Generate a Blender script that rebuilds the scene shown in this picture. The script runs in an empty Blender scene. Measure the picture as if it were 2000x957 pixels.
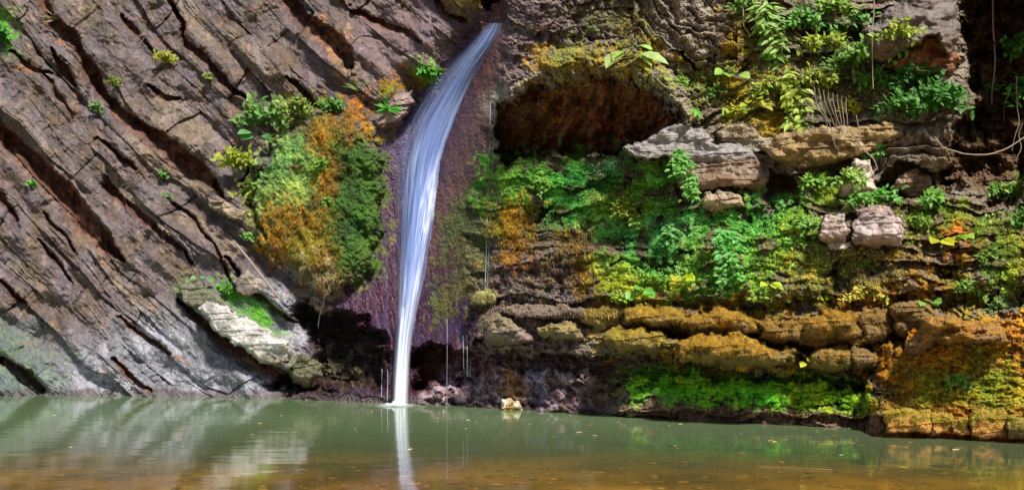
import bpy, math, random
import numpy as np
from mathutils import Vector
random.seed(7)
S = bpy.context.scene
COL = S.collection

# ------------------------------------------------------------------ camera, sky, sun
CAMH, FPX, HOR = 1.2, 1700.0, 660.0        # camera height, focal length in photo pixels, horizon row
cam = bpy.data.cameras.new('camera'); camo = bpy.data.objects.new('camera', cam); COL.objects.link(camo)
camo.location = (0, 0, CAMH); camo.rotation_euler = (math.radians(90), 0, 0)
cam.sensor_width = 36; cam.lens = 36*FPX/2000; cam.shift_y = (HOR-478.5)/2000
cam.clip_start = 0.05; cam.clip_end = 500
S.camera = camo
SUN_EL, SUN_AZ = 56.0, 32.0                 # azimuth: degrees to the right of straight behind the camera
w = bpy.data.worlds.new('World'); S.world = w; w.use_nodes = True
wn = w.node_tree; bg = wn.nodes['Background']
sky = wn.nodes.new('ShaderNodeTexSky'); sky.sky_type = 'NISHITA'; sky.sun_disc = False
sky.sun_elevation = math.radians(SUN_EL); sky.sun_rotation = math.radians(180-SUN_AZ)
wn.links.new(sky.outputs[0], bg.inputs[0]); bg.inputs[1].default_value = 0.05
sl = bpy.data.lights.new('sun', 'SUN'); sl.energy = 4.8; sl.angle = math.radians(9); sl.color = (1, .94, .84)
so = bpy.data.objects.new('sun', sl); COL.objects.link(so)
e, a = math.radians(SUN_EL), math.radians(SUN_AZ)
sdir = Vector((math.sin(a)*math.cos(e), -math.cos(a)*math.cos(e), math.sin(e)))
so.rotation_euler = sdir.to_track_quat('Z', 'Y').to_euler()
S.view_settings.view_transform = 'Standard'; S.view_settings.look = 'None'
S.view_settings.exposure = 0.28; S.view_settings.gamma = 1

# ------------------------------------------------------------------ helpers
RNG = np.random.RandomState(5)
_G = RNG.rand(256, 256)*2*np.pi
GX, GY = np.cos(_G), np.sin(_G)
def noise(x, y):                                            # gradient noise, about -0.7..0.7
    xi = np.floor(x).astype(np.int64); yi = np.floor(y).astype(np.int64)
    fx, fy = x-xi, y-yi
    u = fx*fx*fx*(fx*(fx*6-15)+10); v = fy*fy*fy*(fy*(fy*6-15)+10)
    def g(a, b):
        i, j = (xi+a) & 255, (yi+b) & 255
        return GX[i, j]*(fx-a)+GY[i, j]*(fy-b)
    n0 = g(0, 0)*(1-u)+g(1, 0)*u; n1 = g(0, 1)*(1-u)+g(1, 1)*u
    return (n0*(1-v)+n1*v)*1.4
def fbm(x, y, s, o=4, seed=0, gain=.5):
    x = x/s+seed*17.3+500; y = y/s+seed*9.7+500
    t, A = 0, 1
    for k in range(o):
        t = t+A*noise(x, y); A *= gain; x = x*2.03+11.1; y = y*2.03+7.7
    return t
def ridge(x, y, s, o=4, seed=0):
    x = x/s+seed*13.1+300; y = y/s+seed*5.9+300
    t, A = 0, 1
    for k in range(o):
        t = t+A*(1-2*np.abs(noise(x, y))); A *= .5; x = x*2.1+3.3; y = y*2.1+8.8
    return t/2
def h2(i, j, s=0):
    n = np.sin(i*127.1+j*311.7+s*74.7)*43758.5453
    return n-np.floor(n)
def sst(a, b, x):
    t = np.clip((x-a)/(b-a), 0, 1); return t*t*(3-2*t)
def lerp(a, b, t): return a+(b-a)*t
def psdf(x, y, P, pad=60):                                  # signed distance to polygon, positive inside
    P = np.array(P, float); out = np.full(x.shape, -1e3)
    m = (x > P[:, 0].min()-pad) & (x < P[:, 0].max()+pad) & (y > P[:, 1].min()-pad) & (y < P[:, 1].max()+pad)
    if not m.any(): return out
    X, Y = x[m], y[m]; d = np.full(X.shape, 1e9); ins = np.zeros(X.shape, bool)
    for k in range(len(P)):
        ax, ay = P[k]; bx, by = P[(k+1) % len(P)]
        ex, ey = bx-ax, by-ay
        t = np.clip(((X-ax)*ex+(Y-ay)*ey)/(ex*ex+ey*ey+1e-9), 0, 1)
        d = np.minimum(d, (X-ax-t*ex)**2+(Y-ay-t*ey)**2)
        if ey != 0:
            c = ((ay > Y) != (by > Y)) & (X < ex*(Y-ay)/ey+ax); ins ^= c
    d = np.sqrt(d); out[m] = np.where(ins, d, -d)
    return out
def lsdf(x, y, L):                                          # nearest point on polyline: signed q=s/width, inside |q|<1 ; s>0 = below-left
    L = np.array(L, float); Q = np.full(x.shape, 9.0)
    W = L[:, 2].max()*2+20
    m = (x > L[:, 0].min()-W) & (x < L[:, 0].max()+W) & (y > L[:, 1].min()-W) & (y < L[:, 1].max()+W)
    if not m.any(): return Q
    X, Y = x[m], y[m]; best = np.full(X.shape, 1e9); q = np.full(X.shape, 9.0)
    for k in range(len(L)-1):
        ax, ay, aw = L[k]; bx, by, bw = L[k+1]
        ex, ey = bx-ax, by-ay
        t = np.clip(((X-ax)*ex+(Y-ay)*ey)/(ex*ex+ey*ey), 0, 1)
        dx, dy = X-ax-t*ex, Y-ay-t*ey; d = np.hypot(dx, dy)
        s = np.sign(ex*dy-ey*dx)*d; ww = aw+(bw-aw)*t
        u = d < best; best = np.where(u, d, best); q = np.where(u, s/np.maximum(ww, .5), q)
    Q[m] = q
    return Q
def strata(u, v, wd, L, seed, wv=.5):
    vv = v/wd+fbm(u*.3, v*.8, wd*4, 3, seed)*wv
    i = np.floor(vv); fv = vv-i
    uu = u/L*(0.6+.8*h2(i, 3, seed))+h2(i, 7, seed)*9+fbm(u, v, wd*2.2, 2, seed+3)*.12
    j = np.floor(uu); fu = uu-j
    return h2(i, j, seed), fv, fu, i, j

# ------------------------------------------------------------------ where the cliff stands
WLX = [-400, 0, 300, 550, 780, 950, 1100, 1250, 1500, 1750, 2000, 2400]
WLY = [768, 771, 773, 779, 787, 795, 804, 812, 824, 834, 846, 862]
def waterline(px): return np.interp(px, WLX, WLY)
def dbase(px, py):
    yw = waterline(px); d0 = FPX*CAMH/(yw-HOR)
    up = np.maximum(0, (yw-py))/750.
    lean = np.interp(px, [0, 500, 800, 1000, 1300, 2000], [5., 4.2, 4.5, 2.6, 2.0, 2.6])
    d = d0+lean*up
    # gully that carries the fall
    cx = np.interp(py, [-200, 0, 60, 150, 250, 350, 500, 700], [1080, 990, 960, 900, 850, 820, 810, 790])
    wdt = np.interp(py, [0, 200, 400, 700], [45, 90, 130, 170])
    d = d+1.0*np.exp(-((px-cx)/wdt)**2)*np.clip((760-py)/400., 0, 1)
    return d
def at(px, py, d): return np.array([(px-1000.)/FPX*d, d+0*px, CAMH-(py-HOR)/FPX*d])

CR = [  # large dark fissures of the left wall: x, y, half width ; depth
 ([(60,-60,12),(96,40,14),(138,75,16),(156,109,13),(180,155,19),(200,188,13),(234,222,13),(259,247,17),(293,268,21),(334,301,23),(376,330,22),(415,362,14),(440,387,3)], .75),
 ([(-60,200,20),(0,264,19),(40,304,22),(90,352,24),(130,392,27),(167,440,27),(205,478,20),(240,514,3)], .85),
 ([(320,-20,8),(326,0,5),(360,44,6),(357,76,6),(393,113,10),(422,142,9),(460,180,7),(489,202,3)], .5),
 ([(205,365,7),(220,380,9),(272,420,11),(316,455,9),(347,481,5),(376,514,2)], .4),
 ([(83,415,3),(110,445,5),(149,490,3)], .3), ([(75,468,2),(110,515,5),(142,552,2)], .3),
 ([(-30,370,8),(0,389,9),(35,430,6)], .4), ([(88,146,3),(110,185,6),(138,217,3)], .3),
 ([(188,272,3),(225,300,7),(263,330,4)], .35), ([(242,33,3),(256,58,7),(275,80,4),(309,109,2)], .35),
 ([(205,350,5),(222,378,10),(240,402,4)], .4), ([(290,170,3),(320,190,10),(350,195,4)], .3),
 ([(545,-20,18),(590,40,20),(630,75,26),(665,105,26),(684,132,6)], .8),
 ([(690,20,4),(730,45,9),(780,60,8),(820,80,4)], .3), ([(840,-10,6),(870,30,9),(905,40,6)], .4),
 ([(350,585,4),(385,625,10),(430,665,15),(490,705,18),(545,735,12)], .7),
 ([(60,300,3),(100,330,5),(160,390,4),(190,440,2)], .2), ([(330,390,2),(380,430,5),(430,500,4),(455,560,3)], .25),
 ([(0,545,4),(25,575,7),(48,592,4)], .3), ([(560,150,3),(580,165,8),(600,195,8),(640,225,4)], .35),
 ([(440,500,3),(480,560,6),(540,610,7),(580,630,3)], .4), ([(20,100,3),(60,135,9),(100,145,4)], .3),
 ([(100,95,3),(122,135,11),(150,165,4)], .5), ([(500,310,2),(470,360,3),(500,430,8),(520,470,4)], .35),
 ([(0,700,8),(60,740,12),(80,765,8)], .5), ([(220,700,3),(250,735,8),(290,765,6)], .35), ([(230,620,3),(270,650,7),(330,690,5)], .25),
]
CAVITY = [(966,206),(1010,182),(1060,168),(1100,160),(1180,146),(1240,160),(1290,184),(1320,215),(1348,240),(1310,256),(1280,280),(1240,296),(1200,300),(1150,312),(1080,306),(1030,316),(985,312),(964,300)]
CAVE = [(1872,-60),(2300,-60),(2300,330),(2020,330),(1995,400),(1930,410),(1885,350),(1840,395),(1818,340),(1850,300),(1868,240),(1900,190),(1878,100)]
RECESS = [(556,588),(600,580),(650,590),(700,612),(745,640),(768,680),(765,772),(600,778),(520,776),(500,745),(560,722),(598,700),(600,660),(575,640)]
BOSS = [(500,330),(540,262),(600,215),(660,205),(720,240),(748,290),(748,420),(728,520),(690,560),(640,572),(590,560),(545,520),(510,480),(492,420)]
def relief(px, py):
    """protrusion in metres toward the viewer, albedo, roughness, green moss, orange moss, piece id"""
    n1 = fbm(px, py, 90, 4, 1); n2 = fbm(px, py, 40, 4, 2); n3 = fbm(px, py, 26, 5, 3); nf = fbm(px, py, 7, 3, 4)
    wx, wy = px+14*n2+3*nf, py+14*fbm(px, py, 40, 4, 5)+3*fbm(px, py, 7, 2, 8)
    n = px.shape
    # zones
    edge = np.interp(py, [-300, 0, 60, 130, 230, 290, 400, 500, 600, 800], [1000, 945, 915, 860, 790, 745, 725, 715, 640, 560])
    left = sst(14, -14, wx-edge)
    redge = np.interp(py, [-300, 0, 60, 200, 330, 450, 560, 640, 800], [1010, 985, 990, 965, 930, 905, 915, 940, 800])
    right = sst(-14, 14, wx-redge)
    chute = np.clip(1-left-right, 0, 1)
    # ---- left wall: inclined beds
    u = .68*px+.73*py; v = -.73*px+.68*py+.00018*np.maximum(0, u-300)**2+22*fbm(u*.25, (-.73*px+.68*py)*.7, 90, 3, 14)+1.2*n3
    r1, f1, g1, i1, j1 = strata(u, v, 62, 230, 1, .4)
    r2, f2, g2, i2, j2 = strata(u, v, 23, 120, 2)
    r3, f3, g3, i3, j3 = strata(u, v, 8.5, 50, 3)
    r4, f4, g4, i4, j4 = strata(u, v, 3.6, 26, 4)
    rough = .45+.55*sst(-.3, .35, fbm(px, py, 110, 3, 12))
    smooth_patch = sst(.1, .35, fbm(px, py, 75, 3, 21))
    rough = rough*(1-.75*smooth_patch)
    plate = fbm(u*.45, v, 60, 2, 15)
    amp = .35+1.0*sst(-.25, .3, fbm(px, py, 150, 3, 16))
    hL = (r1-.5)*.24+.10*(f1-.5)+.34*plate+(h2(i1, j1, 5)-.5)*.22*(g1-.5)+(h2(i2, j2, 6)-.5)*.06*(g2-.5)+amp*rough*((r2-.5)*.085+.05*(f2-.5))+amp*rough*((r3-.5)*.036+.02*(f3-.5))+rough*((r4-.5)*.018)
    hL += -.07*sst(.04, 0, np.minimum(g1, 1-g1))-.025*sst(.05, 0, np.minimum(g2, 1-g2))*rough*amp
    hL += .16*n1+.07*n2+.035*n3+.014*nf+.045*(ridge(px, py, 22, 4, 6)-.5)+.035*amp*(ridge(u*.35, v, 13, 4, 17)-.5)
    # ---- right wall: level beds, arched over the cavity
    ax = np.clip((px-1150)/200., -1.6, 1.6)
    v2 = py+np.where(py < 340, 55*ax**2, 0)*sst(340, 250, py)+16*n1
    rr = np.hypot(px-1440, (py+70)*1.0)
    rad = sst(1215, 1260, px)*sst(1460, 1420, px)*sst(235, 190, py)
    v2 = np.where(rad > .5, 900-rr+16*n2+20*fbm(px, py, 140, 2, 18), v2)
    tilt = sst(1750, 1850, px)*sst(560, 620, py)
    v2 = v2-tilt*(px-1800)*.25
    q1, e1, k1, m1, o1 = strata(px, v2, 58, 240, 11)
    q2, e2, k2, m2, o2 = strata(px, v2, 22, 90, 12)
    q3, e3, k3, m3, o3 = strata(px, v2, 8, 60, 13)
    lower = sst(560, 600, py)
    hR = (q1-.5)*.26+.22*(e1-.55)+(q2-.5)*.15+.12*(e2-.5)+(.4+.6*rad+.6*lower)*((q3-.5)*.045+.05*(e3-.5))
    hR += .16*n1+.08*n2+.045*n3+.018*nf+.05*(ridge(px, py, 30, 4, 7)-.5)
    # tufa knobs right of the fall
    tufa = sst(1240, 1150, wx)*right*sst(215, 160, wy)+sst(1200, 1080, wx)*right*sst(470, 540, wy)
    tufa = np.clip(tufa, 0, 1)
    bil = 1-np.abs(fbm(px, py, 36, 4, 31))*2
    hR = lerp(hR, hR*.55+.16*bil+.05*(1-np.abs(fbm(px, py, 11, 3, 32))*2), tufa)
    # ---- chute: smooth flowstone
    flow = fbm(px*2.2-py*.25, py*.35, 30, 3, 33)
    hC = .05*n1+.028*flow+.028*(1-np.abs(fbm(px, py, 9, 3, 34))*2)*.55+.004*nf
    h = hL*left+hR*right+hC*chute
    bm_ = sst(-8, 25, psdf(wx, wy, BOSS)); h = h*(1-.85*bm_)+bm_*(.10*n1+.11*(1-np.abs(fbm(px, py*.7, 40, 4, 35))*2)+.04*(1-np.abs(fbm(px, py, 12, 3, 36))*2)-.05)
    cm_ = sst(0, 20, psdf(wx, wy, CAVITY)); h = h*(1-.8*cm_)+cm_*(.25*n1+.20*fbm(px*1.3+.5*py, py*.7, 55, 4, 37)+.03*n3+.008*nf)
    rc_ = sst(0, 20, psdf(wx, wy, RECESS)); h = h*(1-.8*rc_)+rc_*(.25*n1+.12*n2+.05*nf)
    # ---- bosses / hollows
    def bump(poly, amt, soft=40, sq=True):
        s = psdf(wx, wy, poly, soft+80)
        t = np.clip(s/soft, 0, 1)
        return amt*(np.sqrt(1-(1-t)**2) if sq else t*t*(3-2*t))
    boss = BOSS
    h += bump(boss, .75, 70)
    h += bump([(985,150),(1060,95),(1170,85),(1270,105),(1340,165),(1365,235),(1345,262),(1330,235),(1290,190),(1240,165),(1180,150),(1100,165),(1050,175),(990,215)], 1.05, 46)
    h += bump([(1180,640),(1500,640),(1700,640),(1730,700),(1700,735),(1500,730),(1200,700),(940,690),(900,640),(960,600)], .35, 25)
    h += bump([(1350,330),(1560,330),(1900,400),(2300,450),(2300,620),(1650,640),(1200,620),(1100,560)], .35, 90, False)
    h += bump([(1690,740),(1740,640),(1830,600),(2300,600),(2300,900),(1700,900)], .8, 45)
    h += bump([(1240,735),(1330,722),(1500,735),(1700,745),(1740,800),(1500,808),(1320,800),(1240,775)], .12, 50, False)
    h += .38*sst(715, 775, wy)*sst(-5, 45, psdf(wx, wy, [(1190,715),(1330,702),(1500,712),(1700,725),(1775,800),(1800,930),(1500,930),(1150,930)]))
    h += bump([(640,700),(765,690),(772,778),(560,780),(590,745)], .1, 40)
    h += bump([(1190,606),(1300,600),(1500,606),(1740,606),(1740,640),(1690,676),(1560,672),(1350,648),(1220,634)], .30, 14)+bump([(1180,652),(1330,660),(1560,690),(1720,690),(1715,722),(1500,722),(1340,700),(1200,684)], .30, 14)
    # deep hollows: sharp upper lip, floor that climbs back out
    cut = np.zeros(n)
    def hollow(poly, dep, lip=9, floor=70):
        nonlocal cut
        s = psdf(wx, wy, poly, 30)
        P = np.array(poly); y1 = P[:, 1].max()
        c = dep*sst(0, lip, s)*np.clip((y1+25-wy)/floor, .0, 1)
        cut = np.maximum(cut, c)
    cvs = psdf(wx, wy, CAVITY); cut = np.maximum(cut, 1.9*sst(0, 6, cvs)*(.03+np.clip((wy-150-.0015*(wx-1150)**2*.6)/140., 0, 1)**1.4)); hollow(CAVE, 2.2, 14, 90)
    hollow(RECESS, 1.5, 34, 60)
    hollow([(798,668),(850,674),(930,668),(958,700),(955,735),(930,764),(850,770),(800,776)], 1.2, 26, 60)
    hollow([(930,655),(980,672),(1040,686),(1130,690),(1180,696),(1260,684),(1340,704),(1480,722),(1560,732),(1700,742),(1700,765),(1560,752),(1450,750),(1330,735),(1240,742),(1150,735),(1000,725),(930,715)], .5, 7, 30)
    hollow([(1190,628),(1330,648),(1480,655),(1560,672),(1700,680),(1720,700),(1560,695),(1440,680),(1330,665),(1240,655)], .5, 5, 30)
    hollow([(1505,330),(1560,345),(1560,400),(1510,410),(1480,385)], .6); hollow([(1725,330),(1760,320),(1830,330),(1830,390),(1800,400),(1700,380)], .6, 6, 40)
    hollow([(1150,350),(1230,345),(1240,380),(1180,390),(1140,375)], .25, 5, 40); hollow([(1060,395),(1090,400),(1075,430),(1040,440)], .4, 6, 40)
    hollow([(1190,512),(1250,505),(1330,510),(1330,520),(1210,524)], .2, 4, 20); hollow([(1325,485),(1362,484),(1350,498),(1330,498)], .4, 3, 16)
    hollow([(1560,60),(1700,40),(1790,30),(1780,70),(1660,90),(1560,110)], .4, 9, 60)
    hollow([(1400,100),(1330,150),(1345,175),(1400,190)], .2, 5, 60)
    hollow([(1290,95),(1320,110),(1352,140),(1368,148),(1362,136),(1335,108)], .5, 4, 40)
    hollow([(1150,718),(1180,728),(1240,745),(1225,762),(1180,758)], .35, 6, 40)
    hollow([(1500,700),(1640,695),(1720,700),(1710,735),(1560,730)], .3, 8, 40)
    hollow([(700,-60),(730,-20),(690,20),(668,-10)], .3); hollow([(936,-40),(985,-40),(982,0),(955,22),(945,10)], .9, 6, 50)
    hollow([(1560,792),(1650,786),(1660,796),(1590,802)], .2, 4, 16)
    hollow([(1735,660),(1765,615),(1785,625),(1760,690),(1745,700)], .7, 5, 60)
    red = np.zeros(n); lip = np.zeros(n)
    for L, dep in CR:
        q = lsdf(wx*.4+px*.6, wy*.4+py*.6, L)
        c = dep*sst(-1.15, -.8, q)*np.clip((1.1-q)/1.6, 0, 1)
        cut = np.maximum(cut, c*(left > .1)); red = np.maximum(red, np.clip(c/dep*1.6, 0, 1)*(q < 1.1))
        lip = np.maximum(lip, np.exp(-((q+1.9)/.9)**2)*(np.abs(q) < 6))
    h = h-cut*(1+.25*n2)+lip*.09
    h = h+.05*n3*sst(.2, .8, cut)
    # ---------------- albedo
    c = np.zeros(n+(3,))
    def setc(mask, rgb, var=.0):
        nonlocal c
        m = np.clip(mask, 0, 1)[..., None]; c = c*(1-m)+np.array(rgb)*m
    brk = fbm(px, py, 55, 5, 41); brk2 = fbm(px, py, 18, 4, 42); brk3 = fbm(px, py, 130, 3, 43)
    setc(1, (.165,.127,.12))
    setc(left*sst(-.1, .5, brk3), (.17,.132,.148)); setc(left*sst(.05, .5, brk), (.18,.125,.085)); setc(left*sst(.1, .5, -brk)*.8, (.21,.175,.195))
    setc(left*sst(.25, .6, brk2)*.5, (.30,.23,.21)); setc(left*sst(.05, .4, fbm(u*.3, v, 16, 4, 45))*.3, (.10,.07,.075))
    setc(left*sst(.75, 1, h2(i2, j2, 9))*.6, (.36,.28,.20)); setc(left*sst(.8, 1, h2(i3, j3, 19))*.6, (.15,.11,.10))
    low = sst(560, 680, wy+.35*(wx-300))*left
    setc(low*sst(700, 500, wx)*.8, (.25,.26,.30)); setc(low*sst(-.1, .35, brk)*.8, (.40,.40,.46))
    setc(sst(140, 30, wx)*sst(600, 660, wy)*.85, (.16,.22,.22))
    setc(left*sst(640, 760, px)*.5, (.30,.20,.22))
    setc(right, (.22,.17,.12)); setc(right*sst(.0, .5, brk)*.8, (.27,.23,.18)); setc(right*sst(.1, .5, brk3)*.6, (.16,.11,.055))
    setc(tufa*right*.85, (.185,.125,.135)); setc(tufa*right*sst(.1, .5, brk2)*.6, (.30,.22,.20))
    setc(chute, (.060,.017,.042)); setc(chute*sst(.0, .45, flow)*.6, (.095,.032,.055)); setc(chute*sst(-.1, .4, brk3)*.4, (.05,.03,.07)); setc(chute*sst(.05, .5, -flow)*.5, (.055,.035,.10)); setc(chute*sst(900, 800, px+.55*(py-150))*sst(420, 250, py)*.6, (.08,.05,.19))  # upper-left blue violet is water sheen painted into the flowstone colour
    setc(chute*sst(880, 960, px+.35*py-60)*sst(600, 420, py)*.7, (.20,.10,.06)); setc(chute*sst(30, -10, wx-edge)*sst(250, 320, py)*0, (.03,.03,.03))
    arch = np.exp(-((psdf(wx, wy, CAVITY, 90)+16)/14)**2)*sst(240, 200, py)
    setc(arch*.85, (.46,.38,.29)); setc(rad*.8, (.34,.29,.23)); setc(rad*sst(.6, .9, q3)*.6, (.16,.12,.08))
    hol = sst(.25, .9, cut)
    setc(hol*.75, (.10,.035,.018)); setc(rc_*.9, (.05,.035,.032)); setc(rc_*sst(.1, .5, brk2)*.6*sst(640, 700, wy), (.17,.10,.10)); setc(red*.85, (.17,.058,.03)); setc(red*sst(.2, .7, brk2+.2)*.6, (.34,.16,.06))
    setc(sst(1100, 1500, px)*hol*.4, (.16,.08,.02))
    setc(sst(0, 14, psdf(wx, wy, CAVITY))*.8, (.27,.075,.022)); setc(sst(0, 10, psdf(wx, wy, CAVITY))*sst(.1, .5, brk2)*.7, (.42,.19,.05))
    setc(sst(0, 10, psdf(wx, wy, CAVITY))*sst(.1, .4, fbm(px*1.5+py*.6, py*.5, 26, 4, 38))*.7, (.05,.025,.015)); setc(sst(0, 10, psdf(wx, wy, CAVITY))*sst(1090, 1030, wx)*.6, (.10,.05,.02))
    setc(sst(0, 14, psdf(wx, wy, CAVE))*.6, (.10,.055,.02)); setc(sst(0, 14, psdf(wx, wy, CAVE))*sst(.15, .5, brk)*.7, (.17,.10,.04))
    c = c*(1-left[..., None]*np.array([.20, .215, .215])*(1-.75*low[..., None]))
    # bottom band by the water
    foot = right*sst(700, 725, wy)
    setc(foot*sst(1250, 1180, wx), (.25,.155,.16)); setc(foot*sst(1250, 1150, wx)*sst(.0, .35, brk2)*.85, (.55,.42,.50))
    setc(foot*sst(30, 10, abs(wx-1000))*.7, (.40,.20,.05)); setc(foot*sst(50, 20, abs(wx-940))*sst(740, 700, wy)*.7, (.26,.09,.02))
    setc(foot*sst(28, 10, abs(wx-1050))*.6, (.33,.26,.42)); setc(foot*sst(1100, 1180, wx), (.27,.18,.12))
    # moss
    G = np.zeros(n); O = np.zeros(n)
    def moss(poly, rgb, kind, k=1., rag=26, cover=.0):
        nonlocal G, O
        s = psdf(wx, wy, poly, 80)
        m = sst(-12, 16, s+rag*1.35*(brk2+.6*brk)+22*nf+cover)*k
        m = m*np.where(s > -60, 1, 0)
        rv = (1+.55*brk+.35*nf)[..., None]*(1+np.array([.5, .05, -.2])*np.clip(brk3*1.3+brk2*.5, -.8, .9)[..., None])
        nonlocal c
        c = c*(1-m[..., None])+np.array(rgb)*rv*m[..., None]
        if kind == 'g': G = np.maximum(G*(1-.0*m), m); O = O*(1-m)
        elif kind == 'o': O = np.maximum(O, m); G = G*(1-m)
    g1c, g2c, g3c, oc, oc2, yc = (.10,.30,.02), (.22,.36,.02), (.20,.36,.08), (.40,.20,.012), (.27,.145,.014), (.42,.36,.02)
    # left boss
    moss(boss, (.20,.17,.03), 'g', 1, 26)
    moss([(505,300),(560,262),(640,270),(640,380),(610,410),(500,420),(500,360)], g3c, 'g', .9, 20)
    moss([(600,240),(660,235),(700,300),(668,330),(610,290)], (.27,.21,.03), 'o')
    moss([(610,270),(690,275),(665,330),(650,440),(660,520),(640,560),(600,480),(615,380),(640,330)], oc, 'o', 1, 18, 4)
    moss([(520,440),(560,410),(650,420),(660,520),(620,540),(540,520)], oc, 'o', 1, 20, 4)
    moss([(560,520),(640,515),(690,560),(640,590),(580,560)], (.36,.28,.16), 'o', .7, 30)
    moss([(665,275),(750,290),(752,420),(728,530),(700,555),(668,520),(655,420),(655,330)], (.045,.125,.012), 'g', 1, 14, 4)
    moss([(650,200),(720,180),(735,230),(690,262),(640,240)], oc, 'o', .8, 20); moss([(735,170),(790,150),(775,185),(740,195)], oc, 'o', 1, 14)
    moss([(735,190),(775,195),(775,235),(745,225)], g1c, 'g', 1, 10); moss([(800,130),(860,130),(850,165),(815,175)], g1c, 'g', 1, 14); moss([(800,150),(830,150),(825,178),(800,175)], oc2, 'o', 1, 14)
    moss([(640,100),(660,60),(700,150),(660,140)], (.3,.17,.08), 'n', .5); moss([(555,190),(650,195),(640,225),(560,240)], (.2,.2,.03), 'g', .8, 20)
    moss([(425,555),(470,560),(550,620),(545,650),(500,635),(430,590)], g1c, 'g', 1, 16); moss([(350,560),(390,565),(370,600),(350,595)], (.12,.16,.04), 'g', .7, 16)
    moss([(560,690),(610,700),(600,740),(570,745),(550,720)], (.10,.13,.05), 'g', .7, 16); moss([(640,690),(700,690),(700,740),(640,735)], (.10,.12,.04), 'g', .5, 26)
    moss([(0,650),(60,690),(140,690),(120,750),(20,740)], (.08,.15,.06), 'g', .5, 26); moss([(0,20),(18,30),(22,90),(30,110),(0,100)], g1c, 'g', 1, 12)
    moss([(860,-20),(945,-20),(930,30),(880,20)], (.28,.24,.05), 'o', .8, 20)
    # right of the chute
    moss([(870,420),(920,330),(965,330),(970,480),(960,560),(900,600),(850,660),(830,650),(860,520)], (.10,.13,.025), 'g', .65, 26)
    moss([(945,330),(1040,315),(1160,310),(1280,300),(1330,320),(1330,400),(1400,400),(1560,385),(1580,440),(1540,560),(1480,600),(1180,608),(1160,560),(1180,480),(1130,430),(1060,450),(1030,480),(960,470)], (.105,.34,.04), 'g', 1, 40, 6)
    moss([(980,400),(1040,400),(1060,470),(1020,520),(960,500),(950,430)], oc, 'o', .95, 26); moss([(1090,450),(1160,450),(1180,520),(1180,600),(1120,590),(1080,520)], oc2, 'o', .95, 30)
    moss([(1180,470),(1240,520),(1330,560),(1300,600),(1180,610),(1160,550)], (.30,.42,.02), 'g', .9, 26); moss([(1150,380),(1220,370),(1230,410),(1170,430)], (.22,.28,.03), 'g', .8, 20)
    moss([(1160,310),(1230,305),(1240,345),(1180,350)], (.05,.20,.09), 'g', .9, 14); moss([(1160,430),(1300,420),(1400,470),(1380,520),(1230,520),(1160,480)], (.16,.43,.09), 'g', .8, 34)
    moss([(1460,420),(1600,400),(1620,500),(1560,570),(1450,560)], (.25,.45,.045), 'g', .8, 30)
    moss([(1000,535),(1080,520),(1100,570),(1060,600),(990,590)], (.12,.12,.08), 'g', .5, 26)
    moss([(1560,470),(1700,480),(1800,500),(1790,570),(1640,600),(1500,600),(1530,540)], (.27,.22,.02), 'g', .8, 34)
    moss([(1730,400),(1850,400),(1990,440),(2200,460),(2200,640),(1960,590),(1880,480),(1760,470)], (.17,.24,.02), 'g', 1, 20, 4)
    moss([(1570,340),(1640,330),(1700,400),(1600,420),(1560,420)], (.20,.33,.02), 'g', .9, 24)
    moss([(1840,450),(1890,440),(1925,500),(1890,540),(1850,500)], (.42,.15,.015), 'o', 1, 14); moss([(1780,530),(1900,520),(1920,610),(1830,620),(1760,570)], (.44,.22,.015), 'o', .95, 26)
    moss([(1560,580),(1850,560),(1760,625),(1600,620)], oc2, 'o', .7, 40); moss([(1200,600),(1500,590),(1500,620),(1230,620)], (.24,.17,.03), 'o', .8, 20)
    # above the cavity
    moss([(1040,100),(1120,70),(1180,95),(1260,80),(1320,110),(1260,150),(1180,140),(1080,160),(1030,150)], (.33,.24,.02), 'o', .85, 26)
    moss([(1100,30),(1220,0),(1260,40),(1240,100),(1160,70)], (.20,.20,.04), 'g', .7, 34); moss([(1040,140),(1100,118),(1200,108),(1290,130),(1330,170),(1290,165),(1200,140),(1100,145)], (.36,.29,.04), 'o', .7, 20); moss([(1220,72),(1270,85),(1295,120),(1230,100),(1170,100)], (.32,.26,.03), 'o', 1, 10)
    moss([(1430,-20),(1480,-20),(1480,130),(1410,110)], (.30,.22,.02), 'o', .9, 20); moss([(1360,120),(1480,130),(1560,140),(1560,250),(1480,280),(1400,240),(1350,200)], (.23,.25,.02), 'g', .8, 34)
    moss([(1440,150),(1520,130),(1500,180),(1440,210)], (.36,.25,.02), 'o', .9, 20); moss([(1490,220),(1540,215),(1530,290),(1480,280)], (.30,.23,.02), 'o', .8, 20)
    moss([(1560,20),(1700,20),(1800,120),(1740,240),(1640,200),(1560,160)], (.14,.16,.03), 'g', .6, 40)
    bare = sst(.22, .42, fbm(px, py, 34, 4, 52))*sst(980, 1040, px)*sst(250, 320, py)*sst(615, 590, py); G = G*(1-bare); O = O*(1-bare); setc(bare*.8, (.16,.105,.06))
    # foot of the right wall
    moss([(1230,728),(1300,712),(1480,728),(1560,722),(1700,745),(1720,800),(1560,806),(1440,790),(1320,782),(1240,770)], (.13,.46,.012), 'g', 1, 22, 6)
    moss([(1540,750),(1700,755),(1740,790),(1740,806),(1560,806)], (.36,.55,.015), 'g', .9, 18)
    moss([(1700,690),(1760,620),(1820,610),(2300,620),(2300,900),(1710,900)], (.56,.25,.014), 'o', .95, 26)
    moss([(1800,730),(1960,700),(2200,700),(2200,850),(1800,820)], (.30,.36,.02), 'g', .75, 30)
    moss([(1730,800),(2200,800),(2200,900),(1730,900)], (.44,.19,.04), 'n', .8, 10)
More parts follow.
